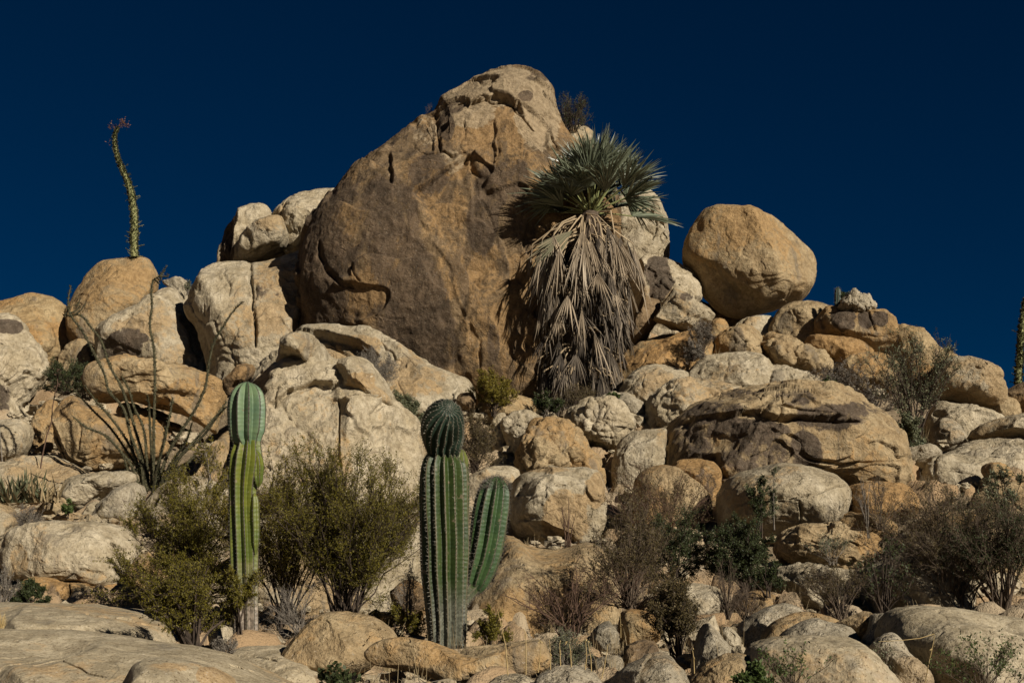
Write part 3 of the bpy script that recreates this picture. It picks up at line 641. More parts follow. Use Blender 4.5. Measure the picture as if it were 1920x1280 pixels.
rock('small pale rock among the dark green bushes', [(1256,1115),(1272,1096),(1308,1094),(1346,1104),(1356,1128),(1340,1158),(1285,1165),(1260,1145)], 13.6, 'pale', T=.5)
rock('tan rock between the dark bushes and the grey dome', [(1378,1130),(1392,1111),(1430,1105),(1460,1116),(1458,1150),(1412,1165),(1382,1150)], 13.4, 'tan', T=.5)
rock('pointed pale boulder under the right hand thicket', [(1630,1075),(1668,1048),(1700,1030),(1714,1005),(1725,988),(1746,1005),(1772,1022),(1794,1060),(1810,1105),(1800,1160),(1700,1170),(1640,1150)], 14.2, 'pale', T=.8, lean=.3, fac=6, e=.75, oc=[(1735,1050,40,20,.35)], st=[([(1722,995),(1735,1022),(1765,1035),(1790,1060)],-.1,30)], ang=True)
rock('rusty rock under the fallen brown stone', [(1160,1180),(1168,1150),(1180,1141),(1208,1141),(1230,1150),(1240,1178),(1228,1200),(1195,1212),(1170,1205)], 11.6, 'ochre', T=.4, turn=.3)
rock('small grey stone left of the rusty rock', [(1106,1200),(1118,1174),(1142,1164),(1157,1178),(1156,1206),(1142,1228),(1114,1230)], 11.2, 'grey', T=.3)
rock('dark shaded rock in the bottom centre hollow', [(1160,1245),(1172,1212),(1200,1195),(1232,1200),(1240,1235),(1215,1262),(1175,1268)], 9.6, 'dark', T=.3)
rock('little striped stone in the bottom centre hollow', [(1106,1252),(1122,1233),(1148,1227),(1170,1233),(1168,1256),(1142,1272),(1112,1268)], 9.3, 'grey', T=.2)
# --- left middle
rock('slanting slab with a bright rim leaning below the big rock', [(543,630),(551,609),(580,603),(620,607),(670,611),(702,621),(742,640),(792,670),(842,695),(882,712),(896,729),(892,770),(850,800),(790,795),(730,765),(680,720),(640,685),(595,668),(556,655)], 24.4, 'pale', T=1.0, lean=.75, fac=2, e=.75, amp=.8, res=2.4, st=[([(548,618),(600,622),(650,632),(690,650),(715,668)],-.3,60)],cr=[([(560,640),(620,640),(660,660)],2,.08),([(620,625),(640,650),(660,668)],2,.08)], oc=[(650,650,70,24,.6),(790,725,60,18,.5)], sn=[(690,650,60,18,.35)], ang=True)
rock('great pale boulder mass behind the two cardons', [(420,830),(424,765),(440,720),(456,680),(472,655),(500,640),(545,635),(590,640),(612,660),(640,680),(680,676),(706,692),(730,724),(755,763),(792,795),(800,840),(800,910),(780,960),(680,985),(550,980),(450,955),(418,890)], 21.2, 'pale', 'cracked', T=2.0, lean=.5, e=.62, fac=6, amp=.8, res=2.2, oc=[(560,860,80,60,.4),(640,860,20,80,.5),(610,770,60,60,.35),(700,800,50,40,.3),(520,700,50,30,.3)], st=[([(500,760),(540,730),(590,715),(640,720)],-.16,40),([(636,745),(700,742),(745,740)],.12,60)], cr=[([(636,750),(636,800),(638,880)],2,.1),([(515,760),(520,730),(535,715)],2,.08),([(640,745),(700,748),(730,740)],1.6,.06)], ang=True)
rock('rounded boss on top of the great pale boulder mass', [(630,738),(625,705),(638,680),(662,671),(690,676),(714,704),(738,740),(748,760),(700,758),(650,752)], 20.9, 'pale', T=1.25, lean=.45, oc=[(675,720,30,22,.75)], ground=False, st=[([(630,690),(628,720),(638,748)],-.12,14,1)])
rock('overhanging nose of rock above the smaller cardon', [(518,690),(524,660),(545,645),(570,637),(598,640),(613,656),(617,682),(612,712),(600,716),(588,690),(560,684),(540,694)], 20.9, 'pale', T=1.3, lean=-.05, ground=False, fac=3)
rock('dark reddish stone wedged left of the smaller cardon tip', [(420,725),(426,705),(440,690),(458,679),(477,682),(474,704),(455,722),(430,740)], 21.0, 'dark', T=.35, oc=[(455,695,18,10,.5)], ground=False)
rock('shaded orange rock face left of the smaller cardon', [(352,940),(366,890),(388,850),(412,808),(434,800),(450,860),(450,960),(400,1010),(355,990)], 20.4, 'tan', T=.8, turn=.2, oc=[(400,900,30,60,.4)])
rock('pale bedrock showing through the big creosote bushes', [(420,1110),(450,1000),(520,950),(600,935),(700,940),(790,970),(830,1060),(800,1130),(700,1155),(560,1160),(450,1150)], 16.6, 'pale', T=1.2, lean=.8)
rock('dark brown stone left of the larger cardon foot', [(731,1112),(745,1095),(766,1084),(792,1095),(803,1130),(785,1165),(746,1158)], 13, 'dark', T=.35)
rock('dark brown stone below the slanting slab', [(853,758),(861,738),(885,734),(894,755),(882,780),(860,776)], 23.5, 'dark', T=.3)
rock('ochre stump of rock at the left of the palm base', [(890,775),(905,748),(930,740),(975,735),(1004,750),(1002,790),(940,800)], 24, 'ochre', T=.7, lean=.4)
rock('pale stones bedded at the palm foot', [(1110,765),(1128,742),(1150,733),(1182,736),(1202,760),(1160,780)], 24.3, 'pale', 'lumpy', T=.4)
# --- foreground
rock('flat pale bedrock ledge at the foot of the smaller cardon', [(414,1236),(424,1220),(446,1213),(500,1211),(542,1214),(580,1225),(610,1243),(690,1258),(770,1274),(800,1320),(560,1330),(470,1268),(430,1247)], 9.9, 'slab', T=1.1, lean=1.3, amp=.5, fac=2, cr=[([(440,1228),(480,1232),(520,1238)],1.4,.03)])
rock('small angular rock just left of the smaller cardon foot', [(393,1185),(408,1172),(430,1172),(442,1185),(440,1216),(418,1220),(398,1212)], 11.2, 'pale', T=.2)
rock('small cracked rock right of the smaller cardon foot', [(476,1200),(498,1187),(520,1189),(532,1204),(522,1219),(480,1218)], 11.0, 'pale', 'cracked', T=.2)
rock('smooth tan dome in the foreground between the cardons', [(518,1234),(534,1212),(558,1185),(585,1160),(610,1148),(640,1145),(680,1151),(712,1165),(732,1180),(745,1196),(738,1214),(712,1232),(690,1245),(650,1256),(600,1258),(540,1250)], 9.6, 'tan', T=.32, fac=3, amp=.5, lean=.4, cr=[([(700,1165),(712,1178),(695,1190),(680,1210)],1.6,.03)], oc=[(570,1210,40,20,.3)])
rock('long log shaped rock lying in the foreground', [(681,1226),(695,1209),(725,1197),(760,1194),(800,1202),(840,1214),(870,1226),(905,1230),(942,1221),(985,1205),(1012,1199),(1024,1214),(1034,1235),(1026,1255),(988,1268),(930,1266),(890,1280),(830,1277),(780,1264),(730,1252),(694,1242)], 8.9, 'tan', T=.2, lean=.05, fac=2, amp=.5, c=(850,1252), res=2.2)
rock('flat brown slab behind the log shaped rock', [(862,1230),(878,1212),(930,1208),(960,1203),(1000,1197),(1024,1206),(1022,1232),(940,1245),(880,1242)], 9.9, 'tan', T=.45, lean=1.2, cr=[([(960,1212),(1000,1210),(1015,1210)],1.3,.03)])
rock('low grey rock at the bottom edge under the straw stalks', [(1000,1285),(1014,1262),(1050,1249),(1085,1250),(1112,1262),(1132,1285),(1138,1340),(996,1340)], 7.6, 'grey', T=.3)
rock('small pale rock at the bottom edge beside the log shaped rock', [(900,1295),(922,1268),(950,1261),(990,1264),(1008,1285),(1004,1340),(900,1340)], 7.9, 'pale', T=.25)
rock('speckled grey dome at the bottom centre right', [(1128,1310),(1145,1275),(1175,1250),(1202,1238),(1222,1222),(1245,1219),(1266,1230),(1282,1256),(1296,1300),(1300,1370),(1120,1370)], 7.4, 'grey', T=.4, lean=.3, fac=3, amp=.6, st=[([(1218,1226),(1200,1250),(1188,1280)],.07,40,1)])
rock('pale sloping slab right of the speckled dome', [(1292,1280),(1304,1240),(1314,1205),(1322,1180),(1336,1164),(1352,1180),(1368,1205),(1388,1225),(1400,1238),(1390,1275),(1350,1320),(1300,1320)], 9.3, 'grey', T=.35, lean=.8)
rock('tan bump at the bottom edge right of the pale sloping slab', [(1285,1310),(1305,1266),(1330,1240),(1360,1225),(1390,1223),(1408,1236),(1408,1280),(1404,1350),(1280,1350)], 7.9, 'tan', T=.3, sn=[(1345,1290,20,14,.3)])
rock('small pale stone beside the sloping slab', [(1348,1182),(1360,1172),(1378,1180),(1390,1196),(1384,1212),(1360,1206)], 9.7, 'pale', T=.12)
rock('tiny pale pebble in the gap below the grey dome', [(1372,1216),(1384,1207),(1397,1210),(1400,1222),(1388,1228),(1374,1226)], 8.9, 'pale', T=.06, ground=False)
rock('speckled grey dome in front of the tan band', [(1386,1200),(1390,1172),(1418,1150),(1450,1132),(1480,1129),(1504,1140),(1510,1175),(1480,1210),(1430,1230),(1396,1222)], 10.8, 'grey', T=.4, lean=.5, amp=.5)
rock('tan curved boulder behind the shaded grey hump', [(1426,1206),(1438,1182),(1464,1160),(1500,1146),(1532,1148),(1562,1157),(1580,1168),(1575,1200),(1500,1225),(1444,1222)], 10.2, 'tan', T=.3, lean=.5, amp=.5)
rock('shaded grey hump behind the big pale foreground dome', [(1450,1208),(1475,1182),(1508,1166),(1532,1158),(1562,1168),(1592,1172),(1608,1190),(1620,1218),(1560,1245),(1465,1235)], 9.5, 'grey', T=.3, lean=.5, amp=.5)
rock('small two toned boulder left of the upright stone', [(1560,1170),(1590,1155),(1615,1146),(1634,1148),(1633,1172),(1628,1200),(1606,1206),(1588,1182)], 9.8, 'tan', T=.25, oc=[(1622,1170,8,20,.5)])
rock('upright grey stone among the foreground boulders', [(1619,1200),(1629,1165),(1640,1149),(1666,1148),(1684,1160),(1678,1178),(1670,1196),(1654,1212),(1624,1212)], 9.5, 'grey', T=.22, dents=[(1652,1184,3,6,.05)])
rock('narrow wedge of rock between the two largest foreground domes', [(1640,1215),(1662,1193),(1690,1188),(1712,1225),(1736,1270),(1750,1330),(1670,1330),(1645,1260)], 8.1, 'grey', T=.3, lean=.4)
rock('very large pale grey dome in the bottom right corner', [(1678,1182),(1693,1155),(1720,1142),(1770,1137),(1820,1139),(1870,1147),(1920,1155),(2020,1172),(2040,1400),(1780,1400),(1730,1310),(1700,1230),(1680,1204)], 8.6, 'slab', T=.9, lean=.6, fac=3, amp=.55, e=.8, cr=[([(1900,1190),(1870,1225),(1850,1245)],2,.02)])
rock('big pale foreground dome under the brambles', [(1404,1270),(1410,1232),(1422,1212),(1455,1199),(1500,1192),(1560,1191),(1602,1195),(1628,1212),(1645,1232),(1668,1265),(1715,1310),(1740,1400),(1420,1400),(1404,1330)], 7.8, 'slab', T=.7, lean=.5, fac=3, amp=.5, e=.8)

# ---------------------------------------------------------------- the hillside under everything

def soil_mat():
    k = N('gravelly_soil')
    tc = k.n('TexCoord'); co = tc.outputs['Object']
    a = k.noise(co, .8, 5, .6); b = k.noise(co, 14, 5, .7); c_ = k.noise(co, 55, 3, .7)
    c = k.mix(k.ramp(a, .35, .65), (.20, .15, .09), (.30, .225, .14))
    c = k.mix(k.ramp(b, .4, .65), c, (.12, .085, .05))
    c = k.mix(k.ramp(c_, .55, .7), c, (.36, .29, .2))
    rk = k.mix(k.ramp(a, .4, .6), (.40, .31, .20), (.36, .24, .13))
    rk = k.mix(k.ramp(b, .55, .7, 0, .6), rk, (.2, .16, .11))
    c = k.mix(k.ramp(k.math('ADD', k.attr('rocky'), k.math('MULTIPLY', k.math('SUBTRACT', b, .5), .8)), .35, .65), c, rk)
    k.l(c, k.b.inputs['Base Color']); k.b.inputs['Roughness'].default_value = .95
    bp = k.n('Bump'); bp.inputs['Strength'].default_value = .8; bp.inputs['Distance'].default_value = .06
    k.l(k.math('ADD', b, k.math('MULTIPLY', c_, .4)), bp.inputs['Height']); k.l(bp.outputs[0], k.b.inputs['Normal'])
    return k.m
GP = np.array(GROUND + [(-.1*k, 3., -.15, 2.) for k in (-60, -30, 0, 30, 60)])
SKY_PX = np.array([-2600, -900, 0, 150, 300, 600, 1200, 1300, 1450, 1600, 1750, 1880, 2300, 4500.])
SKY_PY = np.array([1000, 760, 650, 640, 620, 590, 590, 640, 660, 690, 740, 800, 880, 1010.])
def ground_z(X, Y):
    X = np.asarray(X, float); Y = np.asarray(Y, float)
    num = np.zeros(X.shape); den = np.zeros(X.shape) + 1e-9
    for gx, gy, gz, gw in GP:
        d2 = (X - gx)**2 + ((Y - gy)*1.15)**2 + .15
        w = 1/d2**2
        num += w*gz; den += w
    z = num/den
    prof = np.interp(Y, [-50, 0, 7, 12, 18, 24, 29, 33, 60, 120, 400, 4000], [-.3, -.3, -.2, .1, 1.2, 3.0, 4.7, 5.4, 4.2, 2, -1, -1])
    lat = np.interp(np.abs(X), [0, 14, 40, 120], [1, 1, .45, .1])
    prof = prof*lat
    near = den/(den + .02)
    z = z*near + prof*(1 - near)
    px = 960 + F*X/np.maximum(Y, 3.)
    lim = np.interp(px, SKY_PX, SKY_PY)
    zl = CAM[2] + np.minimum(Y, 33)*np.tan(PITCH + np.arctan((640 - lim)/F))
    far = sstep(16, 24, Y)
    z = np.where(Y > 14, np.minimum(z, zl*far + z*(1 - far)), z)
    fall = np.interp(Y, [33, 60, 200], [0, -1.5, -6])
    return np.where(Y > 33, np.minimum(z, zl) + fall, z)
gu = np.concatenate([-np.geomspace(70, .62, 22), np.linspace(-.6, .6, 470), np.geomspace(.62, 70, 22)])
gy = np.concatenate([-np.geomspace(1500, 8, 12), np.arange(-6, 5, .6), np.geomspace(5, 36, 430), np.geomspace(36.5, 3500, 36)])
GU, GY = np.meshgrid(gu, gy, indexing='ij')
GX = GU*(np.abs(GY) + 6)
GZ = ground_z(GX, GY)
pp = np.stack([GX.ravel(), GY.ravel(), 0*GX.ravel()], 1)
nr = (sstep(.62, .55, np.abs(GU))*sstep(3, 5.5, GY)*sstep(40, 36, GY)).ravel()
wp = pp + .35*np.stack([fbm(pp*.9, 3), fbm(pp*.9 + 7, 3), 0*pp[:, 0]], 1)
sc_ = 1.25
d1, d2, cid = voro(wp*sc_)
jj = _j[cid]
lump = (sstep(0, .16, d2 - d1))*(.10 + .30*jj[:, 0]) + .35*(.6 - d1)*(jj[:, 1] > .2)
d1b, d2b, cb = voro(wp*3.4 + 5)
lump2 = sstep(0, .25, d2b - d1b)*(.03 + .09*_j[cb][:, 0])
msk = sstep(-.35, .05, fbm(pp*.35 + 3, 2))
GR = nr*(msk*lump*.75 + lump2 - .24 + .06*fbm(pp*2.5, 4))
GZ = GZ + GR.reshape(GX.shape)
rocky = sstep(.10, .2, msk*lump + lump2)
n1, n2 = GX.shape
ii = (np.arange(n1 - 1)[:, None]*n2 + np.arange(n2 - 1)[None]).ravel()
gq = np.stack([ii, ii + n2, ii + n2 + 1, ii + 1], 1)
ground = quads('ground', np.stack([GX, GY, GZ], -1).reshape(-1, 3), gq, soil_mat(), attrs={'rocky': rocky})
tag(ground, 'rocky desert hillside between the boulders', None, None, 'structure')
def gz(X, Y):
    """ground height at a point, off the built mesh's function"""
    return float(ground_z(np.array([X]), np.array([Y]))[0])

# loose stones and grit in the gaps between the boulders
def rubble():
    rng = np.random.RandomState(5)
    n = 4200
    Y = 6 + 25*rng.rand(n)**1.1; X = (rng.rand(n) - .5)*.8*Y
    Z = ground_z(X, Y)
    D, Q = cube_dirs(3)
    size = .022*np.exp(rng.normal(size=n)*.55)*(.5 + Y/14)
    V = []; Qs = []
    for i in range(n):
        s = size[i]*np.array([1 + .5*rng.rand(), 1 + .4*rng.rand(), .55 + .3*rng.rand()])
        a = rng.rand()*6.28; ca, sa = math.cos(a), math.sin(a)
        d = D*s*(1 + .22*rng.normal(size=(len(D), 1)))
        V.append(np.stack([d[:, 0]*ca - d[:, 1]*sa + X[i], d[:, 0]*sa + d[:, 1]*ca + Y[i], d[:, 2] + Z[i] + .3*s[2]], 1)); Qs.append(Q + i*len(D))
    o = quads('rubble', np.concatenate(V), np.concatenate(Qs), M_ROCK['pale'], smooth=False)
    tag(o, 'loose stones and grit scattered over the hillside', None, None, 'stuff')
rubble()
# ---------------------------------------------------------------- plant materials
def leaf_mat(name, c1, c2, rough=.6, spec=.3, trans=0.0):
    k = N(name)
    g = k.n('NewGeometry'); oi = k.n('ObjectInfo')
    c = k.mix(g.outputs['Random Per Island'], c1, c2)
    k.l(c, k.b.inputs['Base Color']); k.b.inputs['Roughness'].default_value = rough
    k.b.inputs['Specular IOR Level'].default_value = spec
    if trans:
        t = k.n('BsdfTranslucent'); k.l(c, t.inputs[0]); m = k.n('MixShader'); m.inputs[0].default_value = trans
        k.l(k.b.outputs[0], m.inputs[1]); k.l(t.outputs[0], m.inputs[2]); k.l(m.outputs[0], k.out.inputs[0])
    return k.m
def bark_mat(name, c1, c2, sc=20):
    k = N(name)
    tc = k.n('TexCoord'); n = k.noise(tc.outputs['Object'], sc, 4, .6)
    k.l(k.mix(k.ramp(n, .35, .65), c1, c2), k.b.inputs['Base Color']); k.b.inputs['Roughness'].default_value = .9
    return k.m
ML = {
    'olive': leaf_mat('creosote_leaf', (.085, .074, .008), (.18, .148, .018), trans=.3),
    'yolive': leaf_mat('yellow_olive_leaf', (.11, .09, .010), (.21, .165, .022), trans=.3),
    'green': leaf_mat('dark_green_leaf', (.022, .030, .009), (.052, .064, .02), trans=.15),
    'bright': leaf_mat('fresh_green_leaf', (.045, .07, .016), (.085, .11, .03), trans=.2),
    'greyg': leaf_mat('grey_green_leaf', (.07, .08, .04), (.14, .14, .075), trans=.15),
    'rusty': leaf_mat('rusty_leaf', (.06, .046, .018), (.115, .085, .032), trans=.2),
    'dry': leaf_mat('dry_leaf', (.22, .16, .085), (.34, .26, .14), trans=.15),
    'grey': leaf_mat('grey_twig_tip', (.10, .085, .065), (.17, .145, .115)),
    'spine': leaf_mat('ocotillo_leaf', (.022, .026, .01), (.055, .052, .02)),
    'red': leaf_mat('dry_red_flower', (.09, .045, .03), (.14, .07, .04)),
}
MB_ = {
    'brown': bark_mat('brown_bark', (.06, .042, .028), (.11, .08, .055)),
    'dark': bark_mat('dark_bark', (.035, .025, .018), (.07, .05, .035)),
    'grey': bark_mat('grey_bark', (.12, .10, .08), (.2, .17, .135)),
    'red': bark_mat('reddish_bark', (.07, .042, .028), (.115, .068, .045)),
    'straw': bark_mat('straw', (.36, .25, .10), (.45, .34, .17)),
}
def ground_at(px, py, d):
    return at(np.array([px], float), np.array([py], float), d)[0]

def bush(label, px, py, d, w, h, leaf='olive', bark='brown', n=12, sub=7, twig=6, nl=7, ls=.022, lw=.45, r0=.012, spread=1.0, up=.35,
         droop=0., seed=0, name='shrub', cat='shrub', group=None, shape='vase', lean=0., leafy=1.0, depth=1.0, thin=1.0, bare_in=.35):
    """px,py: foot of the plant in the photo; w,h: crown width and height in photo pixels"""
    rng = np.random.RandomState(900 + seed + int(px*7 + py))
    P = ground_at(px, py, d); W = w*d/F/2; H = h*d/F
    P = P - np.array([0, 0, .05])
    rt = empty(name, P, label, cat, group)
    br = Buf(); lf = Buf()
    def curve(a, b, k, wob, bow):
        t = np.linspace(0, 1, k)[None, :, None]
        mid = (a + b)/2 + bow
        p = a[:, None]*(1 - t)**2 + 2*mid[:, None]*t*(1 - t) + b[:, None]*t**2
        p[:, 1:-1] += rng.normal(size=(len(a), k - 2, 3))*wob
        return p
    def target(m):
        if shape == 'vase':
            a = rng.rand(m)*2*math.pi; rr = np.sqrt(rng.rand(m))
            th = rr
            x = np.cos(a)*W*rr*spread; y = np.sin(a)*W*rr*spread*depth
            z = H*(1 - .45*rr**2)*(.72 + .28*rng.rand(m))
        else:        # dome
            v = rng.normal(size=(m, 3)); v[:, 2] = np.abs(v[:, 2])*.9 + .08; v /= np.linalg.norm(v, axis=1)[:, None]
            q = (.7 + .3*rng.rand(m))
            x = v[:, 0]*W*q; y = v[:, 1]*W*depth*q; z = v[:, 2]*H*q
        return np.stack([P[0] + x + lean*z, P[1] + y, P[2] + z], 1)
    B = target(n); A = np.repeat(P[None], n, 0) + rng.normal(size=(n, 3))*np.array([.06*W, .06*W, 0])
    bow = np.stack([(B[:, 0] - A[:, 0])*-.18, (B[:, 1] - A[:, 1])*-.18, (B[:, 2] - A[:, 2])*.12], 1)
    S = curve(A, B, 6, .02*W, bow)
    k = S.shape[1]; rad = r0*thin*(1 - .75*np.linspace(0, 1, k))
    for i in range(k - 1):
        br.tubes(S[:, i], S[:, i + 1], rad[i], rad[i + 1], 0, 4)
    # side branches
    m = n*sub; src = rng.randint(0, n, m); t = bare_in + (1 - bare_in)*rng.rand(m)
    f = t*(k - 1); i0 = np.minimum(f.astype(int), k - 2); fr = (f - i0)[:, None]
    a = S[src, i0]*(1 - fr) + S[src, i0 + 1]*fr
    dirn = S[src, -1] - S[src, 0]; dirn /= np.linalg.norm(dirn, axis=1)[:, None]
    L = .34*math.sqrt(W*H)*(1.1 - .5*t)[:, None]
    v = dirn + rng.normal(size=(m, 3))*.55 + np.array([0, 0, up - droop]); v /= np.linalg.norm(v, axis=1)[:, None]
    b = a + v*L*(.6 + .6*rng.rand(m, 1))
    S2 = curve(a, b, 4, .012*W, np.zeros_like(a) + np.array([0, 0, .03*H]))
    for i in range(3):
        br.tubes(S2[:, i], S2[:, i + 1], r0*.32*thin*(1 - .25*i), r0*.32*thin*(.75 - .25*i), 0, 3)
    # twigs
    m2 = m*twig; src = rng.randint(0, m, m2); t = .2 + .8*rng.rand(m2)
    f = t*3; i0 = np.minimum(f.astype(int), 2); fr = (f - i0)[:, None]
    a = S2[src, i0]*(1 - fr) + S2[src, i0 + 1]*fr
    dirn = S2[src, -1] - S2[src, 0]; dirn /= np.linalg.norm(dirn, axis=1)[:, None] + 1e-9
    v = dirn + rng.normal(size=(m2, 3))*.7 + np.array([0, 0, up*.8 - droop]); v /= np.linalg.norm(v, axis=1)[:, None]
    L2 = .15*math.sqrt(W*H)*(.5 + .8*rng.rand(m2, 1))
    b = a + v*L2; mid = (a + b)/2 + rng.normal(size=a.shape)*L2*.1
    br.tubes(a, mid, r0*.14*thin, r0*.11*thin, 0, 3); br.tubes(mid, b, r0*.11*thin, r0*.07*thin, 0, 3)
    if nl > 0:
        C = []
        for q in range(nl):
            tt = rng.rand(m2, 1)
            keep = rng.rand(m2) < leafy
            C.append((a + (b - a)*tt + rng.normal(size=a.shape)*ls*.25)[keep])
        C = np.concatenate(C)
        lf.leaves(C, ls, ls*lw, rng, 0, up=(0, 0, .6))
    o = br.build('branches', [MB_[bark]], rt, None)
    if nl > 0: lf.build('foliage', [ML[leaf]], rt, None)
    return rt

# ---------------------------------------------------------------- columnar cacti
def cactus_mat(name, skin_col, shade, crest, wood=None, wood_h=0.):
    k = N(name)
    c = k.attr('crest'); tc = k.n('TexCoord')
    sp = k.n('SeparateXYZ'); k.l(tc.outputs['Object'], sp.inputs[0])
    n = k.noise(tc.outputs['Object'], 7, 5, .6); n2 = k.noise(tc.outputs['Object'], 40, 3, .6)
    col = k.mix(k.ramp(n, .35, .65), skin_col, shade)  # two skin tones mixed at random by noise
    # chevron banding down the faces of the ribs
    w = k.n('TexWave'); w.wave_type = 'BANDS'; w.bands_direction = 'Z'; w.inputs['Scale'].default_value = 9
    w.inputs['Distortion'].default_value = 6; w.inputs['Detail'].default_value = 3; k.l(tc.outputs['Object'], w.inputs[0])
    col = k.mix(k.math('MULTIPLY', w.outputs[1], .10), col, tuple(v*.62 for v in skin_col))
    col = k.mix(k.ramp(n2, .64, .74, 0, .6), col, (.22, .19, .1))
    scar = k.noise(tc.outputs['Object'], 11, 4, .7)
    col = k.mix(k.ramp(scar, .63, .68, 0, .85), col, (.16, .125, .075))
    if wood:
        f = k.ramp(k.math('ADD', k.math('MULTIPLY', sp.outputs[2], 1.0), k.math('MULTIPLY', k.math('SUBTRACT', n, .5), .9*wood_h)), 0.35*wood_h, wood_h, 1., 0.)
        col = k.mix(f, col, k.mix(k.ramp(n2, .4, .6), wood, tuple(v*.5 for v in wood)))
    col = k.mix(k.ramp(c, .80, .92), col, crest)
    k.l(col, k.b.inputs['Base Color']); k.b.inputs['Roughness'].default_value = .5
    k.b.inputs['Specular IOR Level'].default_value = .35
    h = k.math('ADD', k.math('MULTIPLY', n2, .004), k.math('MULTIPLY', w.outputs[1], .0015))
    bp = k.n('Bump'); bp.inputs['Strength'].default_value = .6; bp.inputs['Distance'].default_value = 1.; k.l(h, bp.inputs['Height'])
    k.l(bp.outputs[0], k.b.inputs['Normal'])
    return k.m
M_SPINE_W = leaf_mat('pale_spine', (.08, .068, .048), (.33, .30, .235))
M_SPINE_D = leaf_mat('dark_spine', (.07, .06, .05), (.16, .14, .11))
def ribbed(name, path, d, ribs, mat, parent, depth=.2, sharp=1.0, step=.022, spines=3, sl=.022, sm=M_SPINE_W, am=M_SPINE_W, twist=0., seed=1, ydir=None, squash=1.0,
           waist=(), phase=0., tops=0, areole=.0042):
    """path: list of (px, py, radius_px[, dY]) from foot to tip"""
    rng = np.random.RandomState(seed)
    pts = np.array([(p[0], p[1]) for p in path], float); rp = np.array([p[2] for p in path])*d/F
    dY = np.array([p[3] if len(p) > 3 else 0. for p in path])
    W = at(pts[:, 0], pts[:, 1], d + dY)
    L = np.concatenate([[0], np.cumsum(np.linalg.norm(np.diff(W, axis=0), axis=1))])
    m = max(24, int(L[-1]/step))
    t = np.linspace(0, 1, m); t = t + .0
    # finer near the tip
    s = L[-1]*(1 - (1 - t)**1.25)
    def smooth_interp(x, y):
        # Catmull-Rom through the samples
        out = np.zeros((len(s),) + y.shape[1:])
        g = np.gradient(y, x, axis=0)
        i = np.clip(np.searchsorted(x, s) - 1, 0, len(x) - 2)
        h = (x[i + 1] - x[i]); u = (s - x[i])/h
        sh = (slice(None),) + (None,)*(y.ndim - 1)
        h00 = (2*u**3 - 3*u**2 + 1); h10 = u**3 - 2*u**2 + u; h01 = -2*u**3 + 3*u**2; h11 = u**3 - u**2
        return h00[sh]*y[i] + (h10*h)[sh]*g[i] + h01[sh]*y[i + 1] + (h11*h)[sh]*g[i + 1]
    C = smooth_interp(L, W); R = np.maximum(smooth_interp(L, rp), .002)
    T = np.gradient(C, axis=0); T /= np.linalg.norm(T, axis=1)[:, None]
    U = np.cross(T, np.array([0, 1., 0])); U /= np.linalg.norm(U, axis=1)[:, None]; Vv = np.cross(T, U)
    K = ribs*12
    ph = np.arange(K)*2*math.pi/K
    tri = np.abs(np.cos(ribs*ph/2 + phase))               # 1 on a crest, 0 in a groove
    tri = 1 - 2/math.pi*np.arccos(np.clip(tri, 0, 1))
    tri = tri**sharp
    wob = 1 + .02*np.sin(s[:, None]*7 + ribs*ph[None]*.5) + .012*rng.normal(size=(m, 1))*0
    rad = R[:, None]*(1 - depth*(1 - tri[None]))*wob
    ang = ph[None] + twist*s[:, None] + .05*np.sin(s[:, None]*3)
    Vt = C[:, None] + (U[:, None]*np.cos(ang)[..., None] + Vv[:, None]*np.sin(ang)[..., None]*squash)*rad[..., None]
    Nn = (U[:, None]*np.cos(ang)[..., None] + Vv[:, None]*np.sin(ang)[..., None])
    i = np.arange(m - 1)[:, None]*K; q = np.arange(K)[None]; q2 = (q + 1) % K
    Q = np.stack([i + q, i + K + q, i + K + q2, i + q2], -1).reshape(-1, 4)
    o = quads(name, Vt.reshape(-1, 3), Q, [mat], None, parent, None, {'crest': np.broadcast_to(tri[None], (m, K)).ravel()})
    # areoles and spines along the crests
    cr = np.where(tri > tri.max() - 1e-6)[0]
    b = Buf(); pitch = .026
    for c_ in cr:
        P = Vt[:, c_]; Nc = Nn[:, c_]
        Lr = np.concatenate([[0], np.cumsum(np.linalg.norm(np.diff(P, axis=0), axis=1))])
        sp = np.arange(pitch*.5, Lr[-1], pitch)
        A = np.stack([np.interp(sp, Lr, P[:, k]) for k in range(3)], 1)
        n_ = np.stack([np.interp(sp, Lr, Nc[:, k]) for k in range(3)], 1)
        b.leaves(A, areole*1.5, areole, rng, 1, D=n_ + rng.normal(size=n_.shape)*.3)
        b.leaves(A, areole*1.5, areole, rng, 1, D=rng.normal(size=n_.shape))
        for k in range(spines):
            D = n_ + rng.normal(size=n_.shape)*.55; D /= np.linalg.norm(D, axis=1)[:, None]
            ln = sl*(.5 + .8*rng.rand(len(A), 1))
            b.tubes(A, A + D*ln, .0011, .0004, 0, 3)
    sp_ = b.build('spines', [sm, am], o, None)
    sp_['kind'] = 'stuff'
    return o, Vt, C

# quads() places children in their parent's local frame; remember world origins for grandchildren
_q0 = quads
def quads(name, V, Q, mats, mi=None, parent=None, loc=None, attrs=None, smooth=True):
    if parent is not None and '_w' not in parent:
        w = np.array(parent.location)
        p = parent.parent
        while p is not None:
            w = w + np.array(p.location); p = p.parent
        V = np.asarray(V, float) - w + np.array(parent.location)
    return _q0(name, V, Q, mats, mi, parent, loc, attrs, smooth)

